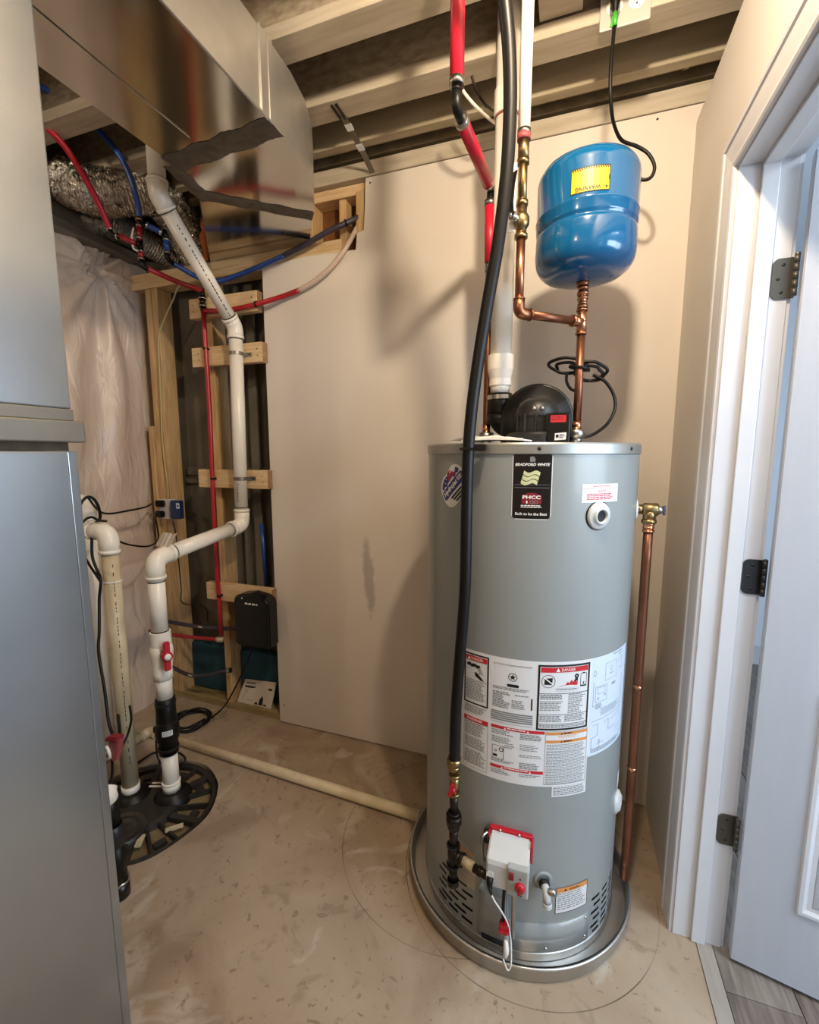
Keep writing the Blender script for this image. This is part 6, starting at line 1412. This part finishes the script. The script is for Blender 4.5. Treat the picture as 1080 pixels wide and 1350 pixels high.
tubeobj('drop_cord', spline([pY(228, 688, 1.78), pY(232, 705, 1.78), pY(235, 735, 1.79), pY(239, 775, 1.80), pY(241, 795, 1.80), pY(270, 800, 1.83), pY(274, 820, 1.83)], 6), 0.0028, 'black_rubber', ob, 8)
tr = thing('power_adapter', 'small dark blue power adapter with pale square beside white outlet', 'adapter')
q0, q1 = pY(228.5, 659, 1.77), pY(242, 684, 1.77)
bm = NB(); box(bm, q0.x, q1.x, 1.745, 1.7795, q1.z, q0.z, 0.008, 3); finish('case', bm, 'navy_plastic', tr)
q = pY(234.5, 667, 1.7445); bm = NB(); pm = planemap((0, 1.7445, 0), (1, 0, 0), (0, 0, 1)); rect(bm, pm, q.x - 0.011, q.x + 0.011, q.z - 0.014, q.z + 0.014, 0.0004); tl = finish('pale_label', bm, 'label_blue', tr)
bm = NB(); rect(bm, pm, q.x - 0.005, q.x + 0.005, q.z - 0.006, q.z + 0.006, 0.0008); finish('label_print', bm, 'ink_navy', tl)
# folded paper tag on the riser elbow
tgp = thing('paper_tag', 'folded striped paper tag on top of white riser elbow', 'tag')
bm = NB(); cols = []
base = A1 + V((-0.004, 0.062, 0.034))
for i in range(13):
    s = i / 12 - 0.5; x = base.x + s * 0.072; dy = 0.010 * sin(i * 1.9); dz = 0.006 * sin(i * 2.3)
    cols.append([bm.verts.new((x - 0.012, base.y + dy - 0.012, base.z + dz)), bm.verts.new((x + 0.008, base.y + dy + 0.006, base.z + 0.052 + dz)), bm.verts.new((x - 0.012, base.y + dy - 0.0105, base.z + dz)), bm.verts.new((x + 0.008, base.y + dy + 0.0075, base.z + 0.052 + dz))])
for a, b in zip(cols, cols[1:]): bm.faces.new((a[0], b[0], b[1], a[1])); bm.faces.new((a[2], a[3], b[3], b[2])); bm.faces.new((a[1], b[1], b[3], a[3])); bm.faces.new((a[0], a[2], b[2], b[0]))
for a, fl in ((cols[0], 0), (cols[-1], 1)): bm.faces.new((a[0], a[1], a[3], a[2]) if not fl else (a[2], a[3], a[1], a[0]))
finish('folded_paper', bm, 'paper', tgp)
# black cords looping over the riser elbow and down the pipe
kc = thing('pump_cable', 'black cords looped over white elbow and tied down stained riser', 'cord')
tubeobj('cord', spline([pD(104, 668, 1.62), pD(112, 657, 1.64), pD(121, 656, 1.66), pD(129, 666, 1.68), pD(132, 682, 1.70), pD(126, 690, 1.69), pD(122, 700, 1.68), pD(121, 715, 1.68), pD(122, 735, 1.68), pD(128, 752, 1.68), pD(133, 765, 1.66), pD(131, 790, 1.66), pD(131, 830, 1.65), pD(130, 860, 1.64), pD(138, 910, 1.62), pD(143, 950, 1.60), pD(148, 968, 1.58)], 6), 0.0052, 'black_rubber', kc, 10)
tubeobj('cord', spline([pD(106, 692, 1.62), pD(114, 684, 1.64), pD(122, 682, 1.66), pD(130, 686, 1.67), pD(140, 687, 1.80)], 6), 0.0048, 'black_rubber', kc, 10)
tubeobj('cord', spline([pD(112, 735, 1.60), pD(118, 745, 1.64), pD(126, 757, 1.67), pD(132, 766, 1.665)], 6), 0.0044, 'black_rubber', kc, 10)
tubeobj('cord', spline([pD(171, 930, 1.66), pD(173, 950, 1.66), pD(167, 972, 1.65), pD(160, 985, 1.62)], 6), 0.0042, 'black_rubber', kc, 10)
tubeobj('cord', spline([pD(148, 1000, 1.56), pD(148, 1020, 1.56), pD(145, 1036, 1.55), pD(150, 1046, 1.56)], 6), 0.0045, 'black_rubber', kc, 10)
kl = thing('float_cable', 'black cord arching across the sump lid behind the risers', 'cord')
tubeobj('cord', spline([pZ(172, 1012, 0.006), pZ(190, 1000, 0.010), pZ(205, 992, 0.016), pZ(225, 990, 0.02), pZ(240, 995, 0.03), pZ(244, 1003, 0.03), pZ(234, 1012, 0.012)], 6), 0.0050, 'black_rubber', kl, 10)
tubeobj('cord', spline([pD(206, 975, 1.66), pD(207, 995, 1.665), pD(211, 1008, 1.69), pZ(204, 1018, 0.008)], 6), 0.0036, 'black_rubber', kl, 10)
# yellow cable down the stud
yc = tag(tubeobj('electric_cable', spline([pY(300, 372, 1.86), pY(262, 372, 1.84), pY(238, 376, 1.81), pY(228, 396, 1.80), pY(214, 428, 1.805), pY(209, 450, 1.815), pY(212, 520, 1.818), pY(214, 580, 1.818), pY(221, 640, 1.818), pY(222, 656, 1.815)], 6), 0.0042, 'cable_yellow', None, 10), 'thin yellow electric cable running down wall stud to the outlet', 'cable')

# ================================================================== CEILING FITTINGS AND CORDS
st = thing('bracing_strap', 'thin metal bracing strap between joist and wall plate', 'strap')
p0, p1 = V((-0.795, 1.560, 2.546)), V((-0.792, 1.800, 2.497))
bm = NB(); N = 6; pts = [p0 + (p1 - p0) * i / N + V((0, 0, 0.008 * sin(pi * i / N))) for i in range(N + 1)]
for a, b in zip(pts, pts[1:]): obox(bm, (a + b) / 2, b - a, (1, 0, 0), (0, 0.2, 1), (b - a).length / 2 + 0.001, 0.011, 0.001)
finish('strap', bm, 'grey_metal', st)
for s in (0.18, 0.55):
    bm = NB(); obox(bm, p0 + (p1 - p0) * s + V((0, 0, -0.001 + 0.008 * sin(pi * s))), p1 - p0, (1, 0, 0), (0, 0.2, 1), 0.014, 0.013, 0.002, 0.0005); finish('strap_plate', bm, 'trim_white', st)
bm = NB(); box(bm, -0.812, -0.806, 1.50, 1.572, 2.544, 2.5495); box(bm, -0.796, -0.788, 1.50, 1.572, 2.544, 2.5495); finish('strap_tab', bm, 'hinge_dark', st)
cd = thing('conduit', 'thin metal conduit clipped along the dark gap above the wall', 'conduit')
tubeobj('tube', [(-1.3, 1.768, 2.583), (0.9, 1.768, 2.583)], 0.0095, 'board_ceiling', cd, 12)
for xq in (0.296, -0.45): bm = NB(); tube(bm, [(xq - 0.008, 1.768, 2.583), (xq + 0.008, 1.768, 2.583)], 0.0115, 12); box(bm, xq - 0.008, xq + 0.008, 1.768, 1.80, 2.590, 2.594); finish('conduit_strap', bm, 'rim_board', cd)
cbk = thing('ceiling_cable', 'pale cables looping from joist to white vent pipe', 'cable')
tubeobj('white_cable', spline([pY(606, 112, 1.49), pY(615, 126, 1.49), pY(632, 145, 1.52), pY(650, 160, 1.60), pY(664, 168, 1.70)], 6), 0.0048, 'pvc', cbk, 10)
tubeobj('dark_cable', spline([pY(622, 100, 1.50), pY(628, 118, 1.52), pY(640, 138, 1.56), pY(656, 150, 1.66)], 6), 0.0040, 'black_iron', cbk, 10)

# receptacle box on the joist flange with the blower plug
jb = thing('joist_outlet', 'white electrical outlet box mounted on ceiling joist', 'outlet')
q0, q1 = pY(790, 44, 1.480), pY(857, 28, 1.480); qx0, qx1 = q0.x, q1.x; zb_ = (q0.z + q1.z) / 2
bm = NB(); box(bm, qx0 + 0.008, qx1 - 0.008, 1.4795, 1.4845, zb_ + 0.03, zb_ + 0.10); finish('back_box', bm, 'grey_metal', jb)
bm = NB(); box(bm, qx0, qx1, 1.4735, 1.4795, zb_, zb_ + 0.115, 0.003); pt_ = finish('cover_plate', bm, 'plate_white', jb)
pm = planemap((0, 1.4733, 0), (1, 0, 0), (0, 0, 1))
for k, xx in enumerate((qx0 + 0.036, qx0 + 0.090)):
    bm = NB(); zc_ = zb_ + 0.052
    slathe(bm, [(0.0185, -0.001), (0.0185, 0.0015), (0.0165, 0.002), (0.0, 0.002)], (xx, 1.4735, zc_), (0, -1, 0), 24); pring(bm, pm, xx, zc_, 0.0185, 0.0205, 0.0006, 24); rc = finish('receptacle', bm, 'pvc_bright', jb)
    bm = NB(); rect(bm, pm, xx - 0.008, xx - 0.006, zc_ - 0.002, zc_ + 0.008, 0.0024, 1); rect(bm, pm, xx + 0.006, xx + 0.008, zc_ - 0.002, zc_ + 0.006, 0.0024, 1); pring(bm, pm, xx, zc_ - 0.009, 0, 0.0025, 0.0024, 10); finish('slot_print', bm, 'ink_black', rc)
pc_ = thing('power_cable', 'black power cord with green tape hanging behind blue tank', 'cord')
xx, zc_ = qx0 + 0.036, zb_ + 0.052
bm = NB(); tube(bm, spline([(xx, 1.471, zc_), (xx, 1.448, zc_ - 0.002), (xx, 1.436, zc_ - 0.018), (xx, 1.436, zc_ - 0.048)], 5), [0.0115] * 6 + [0.0125] * 5 + [0.011, 0.0095, 0.008, 0.007, 0.006], 14); finish('plug', bm, 'black_rubber', pc_)
bm = NB(); tube(bm, [(xx, 1.436, zc_ - 0.044), (xx + 0.001, 1.436, zc_ - 0.078)], 0.0065, 12); obox(bm, (xx - 0.005, 1.434, zc_ - 0.066), (0.2, 0, 1), (1, 0, 0), (0, 1, 0), 0.013, 0.004, 0.001); finish('green_tape', bm, 'green_tape', pc_)
YC = 1.436
pts = [V((xx, YC, zc_ - 0.07)), pY(805, 100, YC), pY(806, 140, YC + 0.02), pY(810, 165, YC + 0.06), pY(820, 185, 1.545), pY(840, 193, 1.565), pY(855, 203, 1.57), pY(863, 219, 1.57), pY(859, 233, 1.57), pY(847, 237, 1.57), pY(830, 228, 1.575), pY(806, 250, 1.56), pY(784, 330, 1.50), pY(767, 385, 1.42), pY(764, 425, 1.412), pY(763.5, 462, 1.412)]
tubeobj('cord', spline(pts, 7), 0.0049, 'black_rubber', pc_, 10)
# bundled coil tied to the copper riser
c1, c2 = pY(752, 484, 1.405), pY(776, 488, 1.405)
P = [pY(763.5, 462, 1.412)]
for k in range(46):
    a = k * 2 * pi / 23; P.append(pY(749 + (24 if k < 23 else 16) * cos(a + 0.3) + 2 * sin(k), 480 + (11 if k < 23 else 8) * sin(a + 0.3) + 0.15 * k, 1.41 + 0.012 * sin(a) + 0.0004 * k))
for k in range(46):
    a = k * 2 * pi / 23 + pi; P.append(pY(779 + (21 if k < 23 else 15) * cos(a) + 1.5 * sin(k * 1.3), 488 + (12 if k < 23 else 9) * sin(a) + 0.12 * k, 1.415 + 0.012 * sin(a) + 0.0003 * k))
tubeobj('cord_coil', spline(P, 2), 0.0046, 'black_rubber', pc_, 8)
tubeobj('cord', spline([pY(782, 494, 1.42), pY(798, 503, 1.42), pY(809, 520, 1.42), pY(811, 538, 1.41), pY(803, 556, 1.40), pY(790, 568, 1.40), pY(776, 575, 1.40), pY(757, 577, 1.385), pY(748, 577, 1.37)], 7), 0.0046, 'black_rubber', pc_, 10)
tubeobj('cord', spline([pY(748, 490, 1.41), pY(747, 502, 1.41), pY(752, 512, 1.41), pY(760, 516, 1.41)], 6), 0.0044, 'black_rubber', pc_, 10)
bm = NB(); q = pY(763, 486, 1.40); ring_collar(bm, V((0.019, 1.395, q.z)), (0.25, 0, 1), 0.030, 0.006); finish('cord_tie', bm, 'black_rubber', pc_)
